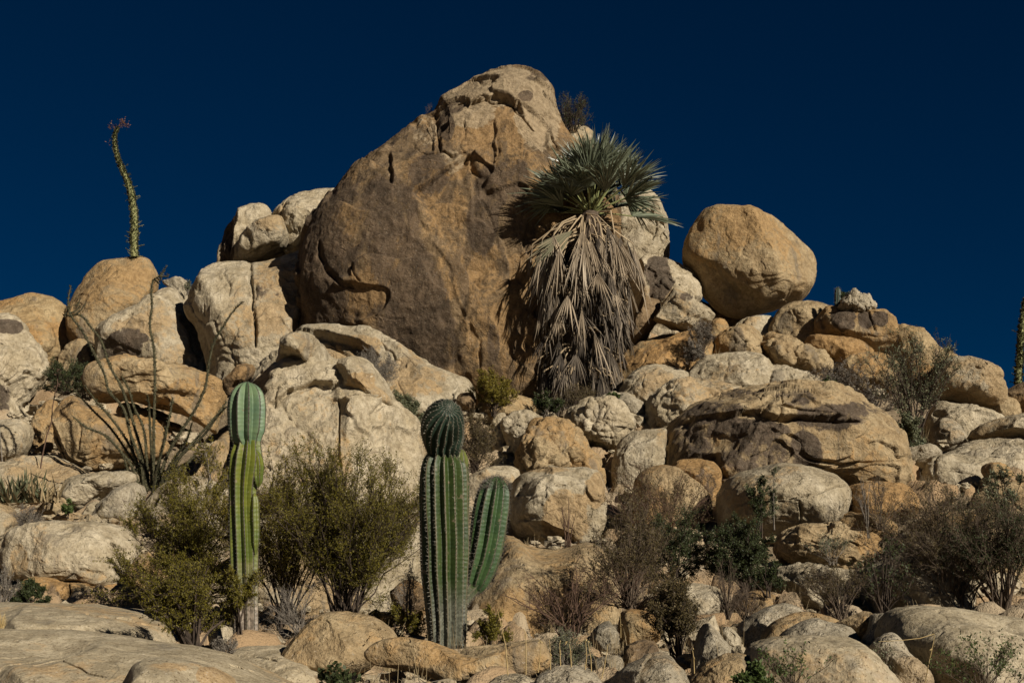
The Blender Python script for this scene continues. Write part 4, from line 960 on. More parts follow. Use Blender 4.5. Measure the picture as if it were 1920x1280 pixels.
m_head = cactus_mat('glaucous_cactus_skin', (.125, .18, .09), (.08, .13, .075), (.05, .045, .03))
m_col = cactus_mat('yellow_green_cactus_skin', (.125, .135, .016), (.07, .095, .015), (.06, .05, .03), wood=(.26, .21, .16), wood_h=.75)
m_dk = cactus_mat('deep_green_cactus_skin', (.036, .056, .010), (.020, .037, .008), (.12, .10, .06), wood=(.12, .12, .085), wood_h=.5)
m_dkh = cactus_mat('blue_green_cactus_skin', (.026, .045, .029), (.017, .032, .021), (.10, .09, .065))
m_arm = cactus_mat('green_cactus_skin', (.046, .085, .027), (.028, .057, .02), (.09, .08, .05))

m_col2 = cactus_mat('olive_cactus_skin', (.12, .13, .03), (.08, .10, .02), (.08, .07, .04))
D1 = 10.6
foot = ground_at(461, 1218, D1)
c1 = empty('columnar_cactus', foot, 'slimmer yellow green cardon cactus with a pale bluish bulbous top, on the left', 'cactus')
ribbed('stem', [(461,1222,24),(461,1190,24),(460,1140,25),(458,1090,26.5),(457,1040,27.5),(456,1000,27.5),(455,960,27),(455,932,27),(456,908,28.5),(458,885,31),(460.5,865,32),(462,850,31),(463,840,28),(464,830,26),(465,818,22)], D1, 10, m_col, c1, depth=.36, spines=2, sl=.012, sm=M_SPINE_D, am=M_SPINE_D, phase=.35)
ribbed('bulb', [(465,836,22),(465,830,25.5),(464,824,29.5),(463,817,33),(463,805,35.5),(463,785,37),(463,765,37.5),(463,748,35.5),(463,734,30),(463,725,22),(463,719,12),(463,716,3)], D1, 10, m_head, c1, depth=.34, spines=2, sl=.012, sm=M_SPINE_D, am=M_SPINE_D, phase=.35, step=.012)
ribbed('offset', [(479,1040,2),(479,1020,7),(479,990,9),(478,960,9.5),(478,940,8.5),(477,928,5),(477,924,1)], D1 - .06, 5, m_col, c1, depth=.2, spines=1, sl=.01, sm=M_SPINE_D, am=M_SPINE_D, step=.012)
ribbed('offset', [(484,914,1),(484,906,7),(483,890,11),(482.5,872,12.5),(480,857,11),(477,846,5),(476,843,.5)], D1 - .03, 6, m_col, c1, depth=.22, spines=1, sl=.01, sm=M_SPINE_D, am=M_SPINE_D, step=.01)
D2 = 10.6
foot2 = ground_at(838, 1205, D2)
c2 = empty('columnar_cactus', foot2, 'larger dark green cardon cactus with one arm and a drooping domed tip, centre', 'cactus')
ribbed('stem', [(838,1215,35),(838,1180,37),(836,1130,40),(834,1080,44),(834,1020,46),(833,960,47),(833,910,47),(833,884,46),(833,870,43),(834,859,36),(836,852,24),(836,848,8)], D2, 15, m_dk, c2, depth=.24, spines=4, sl=.02, phase=.2)
ribbed('shoulder', [(856,905,17,.04),(861,872,18,.04),(863,853,13,.04),(864,844,6,.04),(864,841,.5,.04)], D2, 6, m_col2, c2, depth=.2, spines=3, sl=.014, step=.012)
ribbed('bulb', [(846,871,4,.02),(843,864,17,.0),(838,852,27,-.03),(834,838,35,-.06),(831,820,39.5,-.10),(830,804,40.5,-.15),(832,789,39,-.205),(836,777,34.5,-.255),(840,769,26,-.295),(843,764,15,-.325),(844.5,762.5,6,-.338),(845,762,.3,-.342)], D2 + .04, 18, m_dkh, c2, depth=.22, spines=3, sl=.014, twist=2.2, step=.008)
ribbed('arm', [(886,1116,3),(887,1110,13),(890,1098,22),(896,1078,28),(905,1048,32),(913,1010,34),(919,970,34.5),(924,940,33),(928,918,29),(930,905,22),(931,897,11),(931,893,3)], D2 + .35, 11, m_arm, c2, depth=.27, spines=4, sl=.026, sm=M_SPINE_D, am=M_SPINE_W, step=.014, phase=.5)
ribbed('branch_joint', [(862,1135,12,.05),(874,1118,13,.18),(886,1104,13,.33)], D2, 7, m_dk, c2, depth=.15, spines=3, sl=.02)

# fluff of dark wool on the arm's tip
def tip_wool(parent, px, py, d, r, n, seed):
    rng = np.random.RandomState(seed); P = ground_at(px, py, d)
    v = rng.normal(size=(n, 3)); v[:, 2] = np.abs(v[:, 2])*.7; v /= np.linalg.norm(v, axis=1)[:, None]
    A = P + v*r*np.array([1, 1, .9])
    b = Buf(); b.tubes(A, A + (v + rng.normal(size=v.shape)*.4)*.022, .0014, .0005, 0, 3)
    b.build('wool', [M_SPINE_D], parent, None)
tip_wool(c2, 930, 917, D2 + .35, 27*D2/F, 900, 3)

# ---------------------------------------------------------------- boojum trees and the ocotillo
def wand(buf, P, R, rng, leaf_r, leaf_l, dens, m_leaf=1, k=6, tint=0):
    P = np.asarray(P, float)
    L = np.concatenate([[0], np.cumsum(np.linalg.norm(np.diff(P, axis=0), axis=1))])
    s = np.linspace(0, L[-1], max(8, int(L[-1]/.05)))
    def cr(y):
        g = np.gradient(y, L, axis=0); i = np.clip(np.searchsorted(L, s) - 1, 0, len(L) - 2); h = L[i + 1] - L[i]; u = (s - L[i])/h
        sh = (slice(None),) + (None,)*(y.ndim - 1)
        return (2*u**3 - 3*u**2 + 1)[sh]*y[i] + ((u**3 - 2*u**2 + u)*h)[sh]*g[i] + (-2*u**3 + 3*u**2)[sh]*y[i + 1] + ((u**3 - u**2)*h)[sh]*g[i + 1]
    C = cr(P); r = np.interp(s, L, R)
    buf.polyline(C, r, 0, k)
    n = int(L[-1]*dens)
    t = rng.rand(n)*L[-1]
    A = np.stack([np.interp(t, s, C[:, q]) for q in range(3)], 1)
    v = rng.normal(size=(n, 3)); v /= np.linalg.norm(v, axis=1)[:, None]
    A = A + v*(np.interp(t, s, r)*.9)[:, None]
    buf.leaves(A, leaf_l, leaf_r, rng, m_leaf, D=v + np.array([0, 0, .5]))
    return C, s, r
M_BOO = bark_mat('boojum_bark', (.06, .065, .02), (.26, .25, .11), 16)
def boojum(label, path, d, nt, seed, flowers):
    rng = np.random.RandomState(seed)
    pts = np.array(path, float)
    W = at(pts[:, 0], pts[:, 1], d)
    rt = empty('boojum_tree', W[0], label, 'tree')
    b = Buf()
    C, s, r = wand(b, W, pts[:, 2]*d/F*.74, rng, .028, .05, 900, k=9)
    t = b
    for i in range(nt):
        q = (rng.rand()**1.3)*.72
        j = int(q*(len(C) - 1)); A = C[j]
        a = rng.rand()*2*math.pi; v = np.array([math.cos(a), math.sin(a), rng.uniform(-.1, .45)])
        ln = rng.uniform(.12, .26)*(1 - .3*q)
        pp_ = [A, A + v*ln*.5 + [0, 0, -.01], A + v*ln + [0, 0, .02]]
        t.polyline(pp_, [.008, .006, .003], 0, 4)
        m = 16; tt = rng.rand(m, 1)
        t.leaves(A + v*ln*tt, .035, .018, rng, 1)
    b.build('trunk', [M_BOO, ML['spine']], rt, None)
    if flowers:
        for (fx, fy, k_) in flowers:
            f = Buf()
            P = at(np.array([fx]), np.array([fy]), d)[0]
            f.polyline([C[-2], (C[-2] + P)/2 + [0, 0, .02], P], [.006, .004, .003], 0, 4)
            f.leaves(P + rng.normal(size=(k_, 3))*.045, .045, .03, rng, 1)
            f.build('flower_cluster', [MB_['red'], ML['red']], rt, None)
    return rt
boojum('curving tapered boojum tree growing on the tall smooth dome', [(252,482,10),(251,450,9.5),(252,420,9),(250,390,8.3),(245,360,7.4),(237,335,6.4),(226,310,5.4),(218,288,4.6),(215,268,4.0),(216,250,3.4),(221,240,2.2)], 31.2, 46, 3, [(209,237,26),(231,226,30),(236,234,24),(226,232,20),(205,266,8)])
boojum('boojum trunk standing at the right edge of the photo', [(1909,728,8.5),(1910,700,8),(1912,670,7.5),(1914,640,7),(1917,600,6),(1920,575,4),(1922,560,1.5)], 27.3, 22, 4, None)

def ocotillo():
    rng = np.random.RandomState(12); d = 20.3
    base = ground_at(280, 925, d)
    rt = empty('ocotillo', base, 'many stemmed ocotillo with thin spiny wands fanning out on the left', 'shrub')
    st = [
        [(262,930),(250,880),(225,845),(195,815),(160,800),(136,780)],
        [(268,930),(262,885),(240,850),(205,800),(170,765),(132,722)],
        [(272,925),(262,880),(240,830),(205,780),(180,752),(158,722)],
        [(270,925),(265,870),(245,815),(228,760),(205,735),(195,700),(180,670),(165,640),(150,615),(136,596),(130,585),(128,560),(133,535)],
        [(276,920),(268,860),(252,800),(240,760),(225,720),(208,690),(200,670),(190,640),(168,610),(158,597),(148,590),(130,592),(118,590)],
        [(278,920),(275,860),(268,800),(250,760),(243,735),(228,705)],
        [(282,920),(288,860),(288,800),(290,740),(290,690),(288,650),(281,610),(285,570),(284,540),(288,525),(300,517),(312,500)],
        [(284,920),(284,860),(281,800),(279,760),(276,740)],
        [(290,920),(300,860),(312,810),(320,770),(324,745)],
        [(292,925),(315,850),(345,800),(370,760),(385,725),(392,680),(402,640),(420,610),(440,580),(455,566)],
        [(292,925),(320,870),(350,825),(360,792)],
        [(296,928),(325,870),(370,820),(405,780),(425,752)],
        [(298,930),(335,860),(385,812),(410,778),(425,762)],
        [(300,930),(330,890),(372,842),(376,830)],
        [(274,925),(255,870),(245,820),(240,790),(236,775)],
        [(286,922),(294,880),(305,835),(311,800)],
        [(268,928),(246,900),(236,870),(230,850)],
        [(288,925),(310,900),(335,880),(350,872)],
    ]
    for q, s in enumerate(st):
        pts = np.array(s, float); n = len(pts)
        yy = d + rng.uniform(-.5, .3)*np.linspace(0, 1, n)*(1.4 if q not in (3, 4) else .2)
        W = at(pts[:, 0], pts[:, 1], yy)
        R = np.interp(np.linspace(0, 1, n), [0, .15, .8, 1], [.026, .02, .0135, .008])
        b = Buf(); wand(b, W, R, rng, .014, .026, 210, k=6)
        b.build('stem', [bark_o, ML['spine']], rt, None)
    b = Buf()
    for (a, c_) in (((160,568),(140,590)), ((152,572),(130,588)), ((127,575),(121,590)), ((150,560),(141,574)), ((303,520),(298,525)), ((318,515),(300,518)), ((300,532),(290,524))):
        b.polyline(at(np.array([c_[0], (a[0] + c_[0])/2 + 2, a[0]]), np.array([c_[1], (a[1] + c_[1])/2 + 2, a[1]]), d - .02), [.012, .010, .007], 0, 4)
        m = 14
        b.leaves(at(np.interp(rng.rand(m), [0, 1], [c_[0], a[0]]), np.interp(rng.rand(m), [0, 1], [c_[1], a[1]]), d), .04, .02, rng, 1)
    b.build('dry_tip', [bark_o, ML['rusty']], rt, None)
bark_o = bark_mat('ocotillo_bark', (.03, .027, .014), (.085, .075, .04), 30)
ocotillo()

# ---------------------------------------------------------------- the fan palm
M_FROND = leaf_mat('palm_frond_green', (.085, .10, .06), (.16, .175, .115), rough=.38, spec=.6, trans=.1)
M_HALF = leaf_mat('dying_frond', (.12, .125, .075), (.26, .22, .14), rough=.6, trans=.1)
M_PET = leaf_mat('palm_stalk', (.17, .19, .07), (.22, .23, .1), rough=.5)
M_DRY = leaf_mat('dead_frond', (.19, .145, .095), (.34, .265, .18), rough=.75, trans=.08)
M_DRY2 = leaf_mat('old_and_hollow_shade_frond', (.085, .068, .052), (.2, .16, .115), rough=.85, trans=.05)
M_DRY3 = leaf_mat('bleached_dead_frond', (.30, .24, .17), (.46, .38, .28), rough=.75, trans=.08)
M_DRY4 = leaf_mat('dark_old_and_hollow_shade_frond', (.035, .028, .022), (.12, .095, .07), rough=.9)  # also paints the shade in the skirt's hollows
M_PETD = leaf_mat('dead_stalk', (.34, .25, .15), (.42, .32, .2), rough=.6)
def fan(b, A, D, Nrm, pet, R, nseg, spread, droop, fold, rng, m_blade=0, m_pet=1, wseg=None, pr=.016, ragged=.12, bendpet=0., split=.45):
    """a palm fan: stalk from A along D, then nseg pleated blades; Nrm = the face's normal"""
    D = D/np.linalg.norm(D); Nrm = Nrm - D*(Nrm @ D); Nrm /= np.linalg.norm(Nrm); S = np.cross(D, Nrm)
    g = np.array([0, 0, -1.])
    H = A + D*pet + g*bendpet*pet
    b.polyline(np.stack([A, A*.66 + H*.34 - g*bendpet*pet*.16, A*.33 + H*.67 - g*bendpet*pet*.14, H]), [pr, pr*.8, pr*.7, pr*.6], m_pet, 4)
    Dh = H - (A*.33 + H*.67); Dh /= np.linalg.norm(Dh)
    D = D*.6 + Dh*.4; D /= np.linalg.norm(D)
    an = np.linspace(-spread, spread, nseg) + rng.normal(size=nseg)*.02
    Ls = R*(.80 + .2*np.cos(an*.75))*(1 + ragged*rng.normal(size=nseg))
    k = np.array([0, .25, .5, .75, 1.0])
    dirs = D*np.cos(an)[:, None] + S*np.sin(an)[:, None]
    wmax = (wseg or 1.5*R*spread/nseg)
    zig = np.where(np.arange(nseg) % 2 == 0, 1, -1)
    P = H + dirs[:, None]*(Ls[:, None]*k[None])[..., None]
    cup = fold*(np.abs(an)/spread)**1.5
    P = P + Nrm*(cup[:, None]*(k**1.3)[None]*Ls[:, None])[..., None]
    dr = droop*(.6 + .8*rng.rand(nseg))
    P = P + g*(dr[:, None]*(k**2.2)[None]*Ls[:, None])[..., None]
    side = -D*np.sin(an)[:, None] + S*np.cos(an)[:, None]
    side = side + Nrm*(zig*.9)[:, None]; side /= np.linalg.norm(side, axis=1)[:, None]
    wd = wmax*np.array([.25, .75, 1.0, .6, .05])
    a = P - side[:, None]*(wd/2)[None, :, None]; c_ = P + side[:, None]*(wd/2)[None, :, None]
    V = np.stack([a, c_], 2).reshape(-1, 3)
    i = (np.arange(nseg)[:, None]*10 + np.arange(4)[None]*2).reshape(-1, 1)
    b.add(V, np.concatenate([i, i + 1, i + 3, i + 2], 1), m_blade)
def palm():
    rng = np.random.RandomState(21); d = 26.0
    s = d/F
    foot = ground_at(1082, 775, d)
    rt = empty('fan_palm', foot, 'fan palm with blue green crown and a thick skirt of dead fronds', 'palm tree')
    top = ground_at(1108, 398, d)
    b = Buf()
    zz = np.linspace(0, 1, 14)
    P = foot[None]*(1 - zz[:, None]) + top[None]*zz[:, None]
    b.polyline(P, np.interp(zz, [0, .1, .9, 1], [.42, .34, .27, .15]), 0, 14)
    b.build('trunk', [MB_['brown']], rt, None)
    # crown
    live = []
    for i in range(46):
        t = i/45
        az = i*2.39996 + rng.normal()*.15
        el = math.radians(86 - 80*t**1.05 + rng.normal()*6)
        if t > .35: el = max(el, math.radians(38 if math.sin(az) < -.3 else (18 if math.cos(az) < 0 else 8)))
        D = np.array([math.cos(el)*math.cos(az), math.cos(el)*math.sin(az), math.sin(el)])
        A = top + np.array([math.cos(az)*.10, math.sin(az)*.10, .12 - .14*t])
        Nn = np.array([0, 0, 1.]) - D*D[2] + rng.normal(size=3)*.35
        if abs(D[2]) > .9: Nn = np.array([math.cos(az), math.sin(az), 0])
        f = Buf()
        fan(f, A, D, Nn, rng.uniform(.5, .72)*(1 + .16*math.cos(az)), rng.uniform(.72, .92)*(1 + .06*math.cos(az)), 34, math.radians(rng.uniform(50, 74)), .05 + .14*t, .42, rng, bendpet=.03 + .12*t, pr=.017)
        f.build('frond', [M_FROND, M_PET], rt, None)
    # dead skirt: radius of the skirt by height (photo px)
    ys = [405, 440, 480, 520, 560, 600, 650, 700, 740, 770]
    rs = [60, 104, 118, 118, 114, 112, 108, 104, 98, 90]
    fans = []
    N_ = 400
    for i in range(N_):
        t = (i + rng.rand())/N_
        tier = min(8, int(t*9)); py = 438 + (tier + .5*rng.rand())*37
        az = rng.rand()*2*math.pi
        zc = foot + (top - foot)*((775 - py)/(775 - 392))
        zc = zc - np.array([.13*(1 - t), 0, 0])
        ring = np.interp(py + 50, ys, rs)*s
        out = np.array([math.cos(az), math.sin(az), 0])
        stick = (.32 if t < .2 else .22)
        loose = rng.rand() < .3
        D = out*(.08 + (stick*(1 - .5*t) + .22*loose)*rng.rand()) + np.array([rng.normal()*.08, rng.normal()*.08, -1.])
        R = rng.uniform(.5, .75) if t < .25 else rng.uniform(.32, .6)
        A = zc + out*.22*(1 - .3*t)
        pet = 0.1
        rf = rng.uniform(.35, 1.0)
        A = zc + out*(ring - .12 - .05*loose)*rf
        f = Buf()
        root = zc + out*.16 + np.array([0, 0, .42 if tier < 2 else .18])
        f.polyline(np.stack([root, (root + A)/2 + out*.05 + [0, 0, .05], A]), [.014, .012, .01], 1, 4)
        fan(f, A, D, out + rng.normal(size=3)*.6, .03, R, rng.randint(12, 22), math.radians(rng.uniform(6, 20) + 16*loose), .12, -.2*rng.rand(), rng, wseg=rng.uniform(.018, .034), pr=.01, ragged=.34)
        vis = -out[1]*1.0 + .4*(1 - t)
        fans.append((vis, f, (t, rf)))
    fans.sort(key=lambda x: -x[0])
    rest = Buf()
    for j, (v, f, t) in enumerate(fans):
        t, rf = t
        mq = rng.rand() + .9*t + (.8 if rf < .7 else 0)  # lower fronds greyer with age; inner ones darkened as painted hollow shade
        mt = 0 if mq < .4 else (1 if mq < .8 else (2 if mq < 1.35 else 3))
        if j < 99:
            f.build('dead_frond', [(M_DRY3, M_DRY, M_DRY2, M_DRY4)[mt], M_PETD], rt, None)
        else:
            for V, Q, M_ in zip(f.V, f.Q, f.M):
                n0 = rest.n
                rest.V.append(V); rest.Q.append(Q - Q.min() + n0); rest.n += len(V)
                rest.M.append(np.where(M_ == 0, (0, 1, 2, 4)[mt], 3)); rest.A.append(np.zeros(len(V)))
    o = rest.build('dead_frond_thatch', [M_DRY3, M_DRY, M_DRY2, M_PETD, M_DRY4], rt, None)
    o['kind'] = 'stuff'
    # pale arching stalks just under the crown, and the two newest dead fans
    for (x0, y0, x1, y1, x2, y2, lab, R, dy, sp, mt) in (
        (1120,398,1145,395,1152,436,'pale pink beige freshly dead frond',.92,-.55,26,M_DRY), (1098,400,1085,425,1074,432,None,.75,-.5,22,M_HALF),
        (1104,400,1106,425,1108,450,None,.8,-.6,30,M_DRY), (1092,402,1080,415,1062,440,'half green dying frond on the left of the skirt',.68,-.45,15,M_HALF),
        (1114,400,1125,420,1130,448,None,.8,-.5,26,M_DRY), (1098,404,1096,430,1094,452,None,.75,-.62,26,M_DRY)):
        W = at(np.array([x0, x1, x2], float), np.array([y0, y1, y2], float), d + np.array([0, dy*.7, dy]))
        f = Buf(); f.polyline(W, [.018, .014, .011], 1, 5)
        D = W[2] - W[1]; D[2] = min(D[2], -.2)
        if mt is M_HALF: D = D + np.array([-.25, 0, -.1])
        fan(f, W[2], D/np.linalg.norm(D), np.array([0, -1., .1]), .02, R, 30, math.radians(sp), .1, -.1, rng, wseg=.04, pr=.01)
        o = f.build('hanging_frond', [mt, M_PETD], rt, None)
        if lab: o['label'] = lab
    return rt
palm()

# ---------------------------------------------------------------- agave and dry stalks
def agave():
    rng = np.random.RandomState(8); d = 19.2
    P = ground_at(52, 945, d)
    rt = empty('agave', P, 'spiky agave rosette with straw coloured dry leaves at the left edge', 'plant')
    for dry, n, xr, m in ((0, 90, (-48, 25), 'greyg'), (1, 130, (-40, 60), 'dry')):
        b = Buf()
        for i in range(n):
            cx = ground_at(52 + rng.uniform(*xr), 942, d + rng.uniform(-.3, .3))
            a = rng.rand()*2*math.pi; el = rng.uniform(.4, 1.4)
            D = np.array([math.cos(a)*math.cos(el), math.sin(a)*math.cos(el), math.sin(el)])
            L = rng.uniform(.28, .5); S = np.cross(D, [0, 0, 1.]); S /= np.linalg.norm(S)
            k = np.array([0, .3, .7, 1.]); w = np.array([.04, .045, .03, .002])*(.6 if dry else 1)
            C = cx + D*L*k[:, None] + np.array([0, 0, 1])*(-.12 if dry else .05)*L*(k**2)[:, None]
            V = np.stack([C - S*w[:, None]/2, C + S*w[:, None]/2], 1).reshape(-1, 3)
            i_ = np.arange(3)[:, None]*2
            b.add(V, np.concatenate([i_, i_ + 1, i_ + 3, i_ + 2], 1), 0)
        b.build('dry_leaves' if dry else 'green_leaves', [ML[m]], rt, None)
agave()
def stalk(label, pts, d, r=.006, mat='straw', heads=0, cat='dry stalk', group=None, name='dry_stalk'):
    rng = np.random.RandomState(int(pts[0][0]))
    p = np.array(pts, float); W = at(p[:, 0], p[:, 1], d)
    b = Buf(); n = len(p)
    b.polyline(W, np.linspace(r, r*.45, n), 0, 4)
    for i in range(heads):
        j = rng.randint(n//2, n); b.leaves(W[j] + rng.normal(size=(3, 3))*r*2, r*5, r*2, rng, 0)
    o = b.build(name, [MB_[mat]], None, W[0])
    tag(o, label, cat, group)
stalk('tall rusty flower stalk leaning beside the slab sided boulder', [(74,890),(80,850),(88,815),(97,790),(98,765),(103,738),(108,720),(107,700)], 21.2, .012, 'red', 6)
stalk('thin grey dead stalk at the far left edge', [(4,868),(2,840),(0,810),(-4,770)], 21.5, .012, 'grey')
for q, (lab, pts) in enumerate((
    ('leaning straw stalk, leftmost of the row by the log shaped rock', [(952,1265),(948,1210),(940,1175),(932,1140)]),
    ('straight straw stalk, second from the left by the log shaped rock', [(986,1264),(986,1220),(986,1190),(982,1178)]),
    ('bent straw stalk, third from the left by the log shaped rock', [(1009,1260),(1013,1230),(1014,1200)]),
    ('upright straw stalk at the left side of the grey green tuft', [(1032,1258),(1032,1225),(1030,1198)]),
    ('short straw stalk before the middle of the grey green tuft', [(1051,1250),(1050,1225),(1049,1204)]),
    ('paired straw stalk before the right of the grey green tuft', [(1071,1250),(1070,1222),(1067,1204)]),
    ('thin straw stalk at the right side of the grey green tuft', [(1097,1256),(1100,1230),(1098,1202)]),
    ('slanting straw stalk right of the grey green tuft', [(1109,1262),(1108,1235),(1103,1205)]),
    ('curved straw stalk nearest the speckled grey dome', [(1128,1272),(1135,1240),(1140,1208)]),
    ('pale straw stalk left of the rusty rock', [(1164,1195),(1164,1175),(1163,1150)]),
    ('straw stalk standing in the rusty bush near the bottom', [(1302,1262),(1301,1235),(1298,1215)]),
    ('long pale straw stalk leaning over the bottom right dome', [(1733,1290),(1740,1250),(1748,1215),(1753,1190)]))):
    stalk(lab, pts, 7.6 if q != 9 else 10.5, .003, 'straw', 2)
stalk('thin horizontal straw blade across the bottom right domes', [(1752,1188),(1725,1196),(1690,1200),(1648,1202)], 7.9, .0025, 'straw')

# ---------------------------------------------------------------- shrubs
bush('tall olive creosote bush between the two cardons', 645, 1175, 12.6, 370, 355, 'olive', 'dark', n=46, sub=11, twig=10, nl=20, ls=.017, r0=.010, up=.5, shape='vase', spread=.95, bare_in=.22)
bush('olive creosote bush just right of the smaller cardon', 530, 1170, 12.9, 240, 365, 'yolive', 'dark', n=26, sub=10, twig=9, nl=14, ls=.02, r0=.009, up=.5, bare_in=.22, leafy=.9)
bush('dense olive bush between the ocotillo and the smaller cardon', 345, 1115, 13.6, 290, 235, 'olive', 'dark', n=36, sub=10, twig=9, nl=15, ls=.02, r0=.009, up=.3, shape='dome', bare_in=.2)
bush('small yellow green bush behind the smaller cardon', 390, 960, 17.5, 170, 150, 'yolive', 'grey', n=14, sub=7, twig=6, nl=7, ls=.03, r0=.011, up=.3, shape='dome')
bush('dark olive shrub with a forked trunk before the smaller cardon', 362, 1218, 9.9, 215, 185, 'olive', 'dark', n=18, sub=11, twig=10, nl=13, ls=.016, r0=.014, up=.1, shape='vase', spread=1.05, bare_in=.4)
bush('twiggy olive branches in front of the smaller cardon column', 450, 1175, 10.1, 90, 140, 'olive', 'dark', n=6, sub=10, twig=9, nl=12, ls=.015, r0=.008, up=.1, bare_in=.35)
bush('tangle of grey dead twigs behind the foreground tan dome', 560, 1185, 11.6, 170, 110, 'grey', 'grey', n=22, sub=8, twig=6, nl=0, r0=.006, up=.3, shape='dome')
bush('low dark olive shrub left of the larger cardon foot', 745, 1195, 11.4, 150, 80, 'olive', 'dark', n=12, sub=7, twig=7, nl=9, ls=.02, r0=.008, up=.2, shape='dome')
bush('grey dead twigs leaning against the left of the larger cardon', 765, 1180, 11.6, 80, 130, 'grey', 'grey', n=12, sub=8, twig=6, nl=2, ls=.015, r0=.006, up=.3)
bush('small olive bush at the right foot of the larger cardon', 915, 1205, 10.4, 85, 75, 'olive', 'dark', n=9, sub=7, twig=7, nl=10, ls=.018, r0=.007, up=.3, shape='dome')
bush('bare red brown twig bush sprawling before the sandy slab', 1070, 1190, 11.8, 350, 140, 'grey', 'red', n=17, sub=6, twig=5, nl=0, r0=.008, up=.15, shape='vase', spread=1.1, bare_in=.25, depth=.6)
bush('grey green tuft of stems behind the straw stalks', 1065, 1240, 9.4, 110, 85, 'greyg', 'grey', n=40, sub=7, twig=5, nl=3, ls=.014, r0=.004, up=.7, shape='dome')
bush('grey brown thicket left of the dark green bushes', 1180, 1130, 12.6, 190, 230, 'rusty', 'brown', n=50, sub=8, twig=7, nl=4, ls=.02, r0=.007, up=.4, shape='dome')
bush('reddish brown twig bush against the smooth dome', 1245, 1040, 16.5, 230, 180, 'rusty', 'red', n=26, sub=9, twig=7, nl=4, ls=.02, r0=.008, up=.3, shape='vase')
bush('dark green bush behind the rusty bush', 1265, 1080, 14.6, 170, 140, 'green', 'dark', n=24, sub=9, twig=8, nl=12, ls=.021, r0=.008, up=.2, shape='dome')
bush('nearly black green bush below the broad seamed boulder', 1400, 1100, 14.4, 150, 150, 'green', 'dark', n=28, sub=10, twig=9, nl=14, ls=.021, r0=.009, up=.2, shape='dome')
bush('slender dark leafy shrub in front of the broad seamed boulder', 1425, 1000, 16.4, 50, 130, 'green', 'dark', n=6, sub=8, twig=6, nl=8, ls=.028, r0=.01, up=.6, bare_in=.2)
bush('thin leafy stem against the broad seamed boulder', 1452, 985, 16.8, 26, 120, 'greyg', 'grey', n=3, sub=10, twig=5, nl=8, ls=.026, r0=.009, up=.7, bare_in=.15)
bush('rusty leaved bush above the speckled grey dome', 1270, 1225, 9.9, 160, 150, 'rusty', 'dark', n=24, sub=9, twig=8, nl=7, ls=.018, r0=.007, up=.5, shape='vase', spread=.8)
bush('grey dry twigs right of the rusty leaved bush', 1365, 1150, 12.6, 70, 110, 'grey', 'brown', n=20, sub=7, twig=5, nl=0, r0=.005, up=.6)
bush('olive sprigs over the small pale rock by the dark bushes', 1440, 1110, 13.0, 90, 70, 'green', 'dark', n=8, sub=6, twig=6, nl=6, ls=.024, r0=.006, up=.3)
bush('grey dry grass clump above the tan band of boulder', 1400, 1160, 12.2, 90, 80, 'dry', 'brown', n=30, sub=6, twig=4, nl=0, r0=.004, up=.8)
bush('brown twig clump in front of the layered boulder', 1575, 1150, 12.0, 130, 110, 'rusty', 'brown', n=22, sub=8, twig=6, nl=2, ls=.016, r0=.006, up=.4, shape='vase')
bush('open bramble over the big pale foreground dome', 1490, 1290, 7.1, 170, 100, 'bright', 'brown', n=13, sub=7, twig=5, nl=2, ls=.02, r0=.0035, up=.2, leafy=.4)
bush('green leafed bramble in the bottom right corner', 1850, 1300, 7.3, 240, 120, 'bright', 'brown', n=18, sub=7, twig=6, nl=3, ls=.018, r0=.0035, up=.3, leafy=.5)
bush('small green leafy sprig at the bottom edge right of centre', 1425, 1295, 6.9, 90, 70, 'bright', 'dark', n=9, sub=6, twig=5, nl=6, ls=.022, lw=.6, r0=.004, up=.3)
bush('brambly twigs between the foreground domes', 1655, 1290, 7.9, 90, 110, 'greyg', 'brown', n=12, sub=8, twig=5, nl=1, ls=.014, r0=.0035, up=.3)
bush('dark twiggy bush beside the pointed pale boulder', 1660, 1150, 12.2, 130, 150, 'green', 'dark', n=14, sub=7, twig=5, nl=3, ls=.026, r0=.009, up=.4, leafy=.6)
bush('big brown thicket on the right side', 1790, 1140, 13.6, 330, 230, 'rusty', 'brown', n=56, sub=10, twig=8, nl=5, ls=.018, r0=.008, up=.35, shape='vase', spread=1.05)
bush('dark green leafy thicket at the right edge', 1880, 1150, 13.2, 220, 240, 'green', 'brown', n=36, sub=9, twig=8, nl=7, ls=.02, leafy=.6, r0=.010, up=.35, shape='vase')
bush('tall thin leafy shrub rising above the right thicket', 1890, 1010, 14.6, 80, 175, 'greyg', 'brown', n=6, sub=9, twig=6, nl=8, ls=.03, r0=.010, up=.6, bare_in=.2)
bush('fuzzy brown shrub below the whale backed boulder', 1790, 1000, 18.0, 200, 90, 'rusty', 'brown', n=30, sub=8, twig=7, nl=3, ls=.02, r0=.006, up=.5, shape='dome')
bush('brown twig bush before the orange brown rock', 1650, 985, 16.6, 130, 95, 'rusty', 'brown', n=20, sub=7, twig=6, nl=1, ls=.018, r0=.006, up=.4)
bush('leafless upright saplings beside the broad seamed boulder', 1628, 1000, 15.6, 40, 130, 'grey', 'grey', n=7, sub=6, twig=4, nl=0, r0=.008, up=.8)
bush('grey brown twigs on the rough layered boulder', 1560, 1050, 15.2, 120, 60, 'greyg', 'grey', n=14, sub=6, twig=5, nl=2, ls=.02, r0=.004, up=.6)
bush('dry brush filling the hollow behind the layered boulder', 1690, 1070, 15.4, 150, 90, 'grey', 'dark', n=24, sub=7, twig=6, nl=1, ls=.02, r0=.006, up=.3, shape='dome')
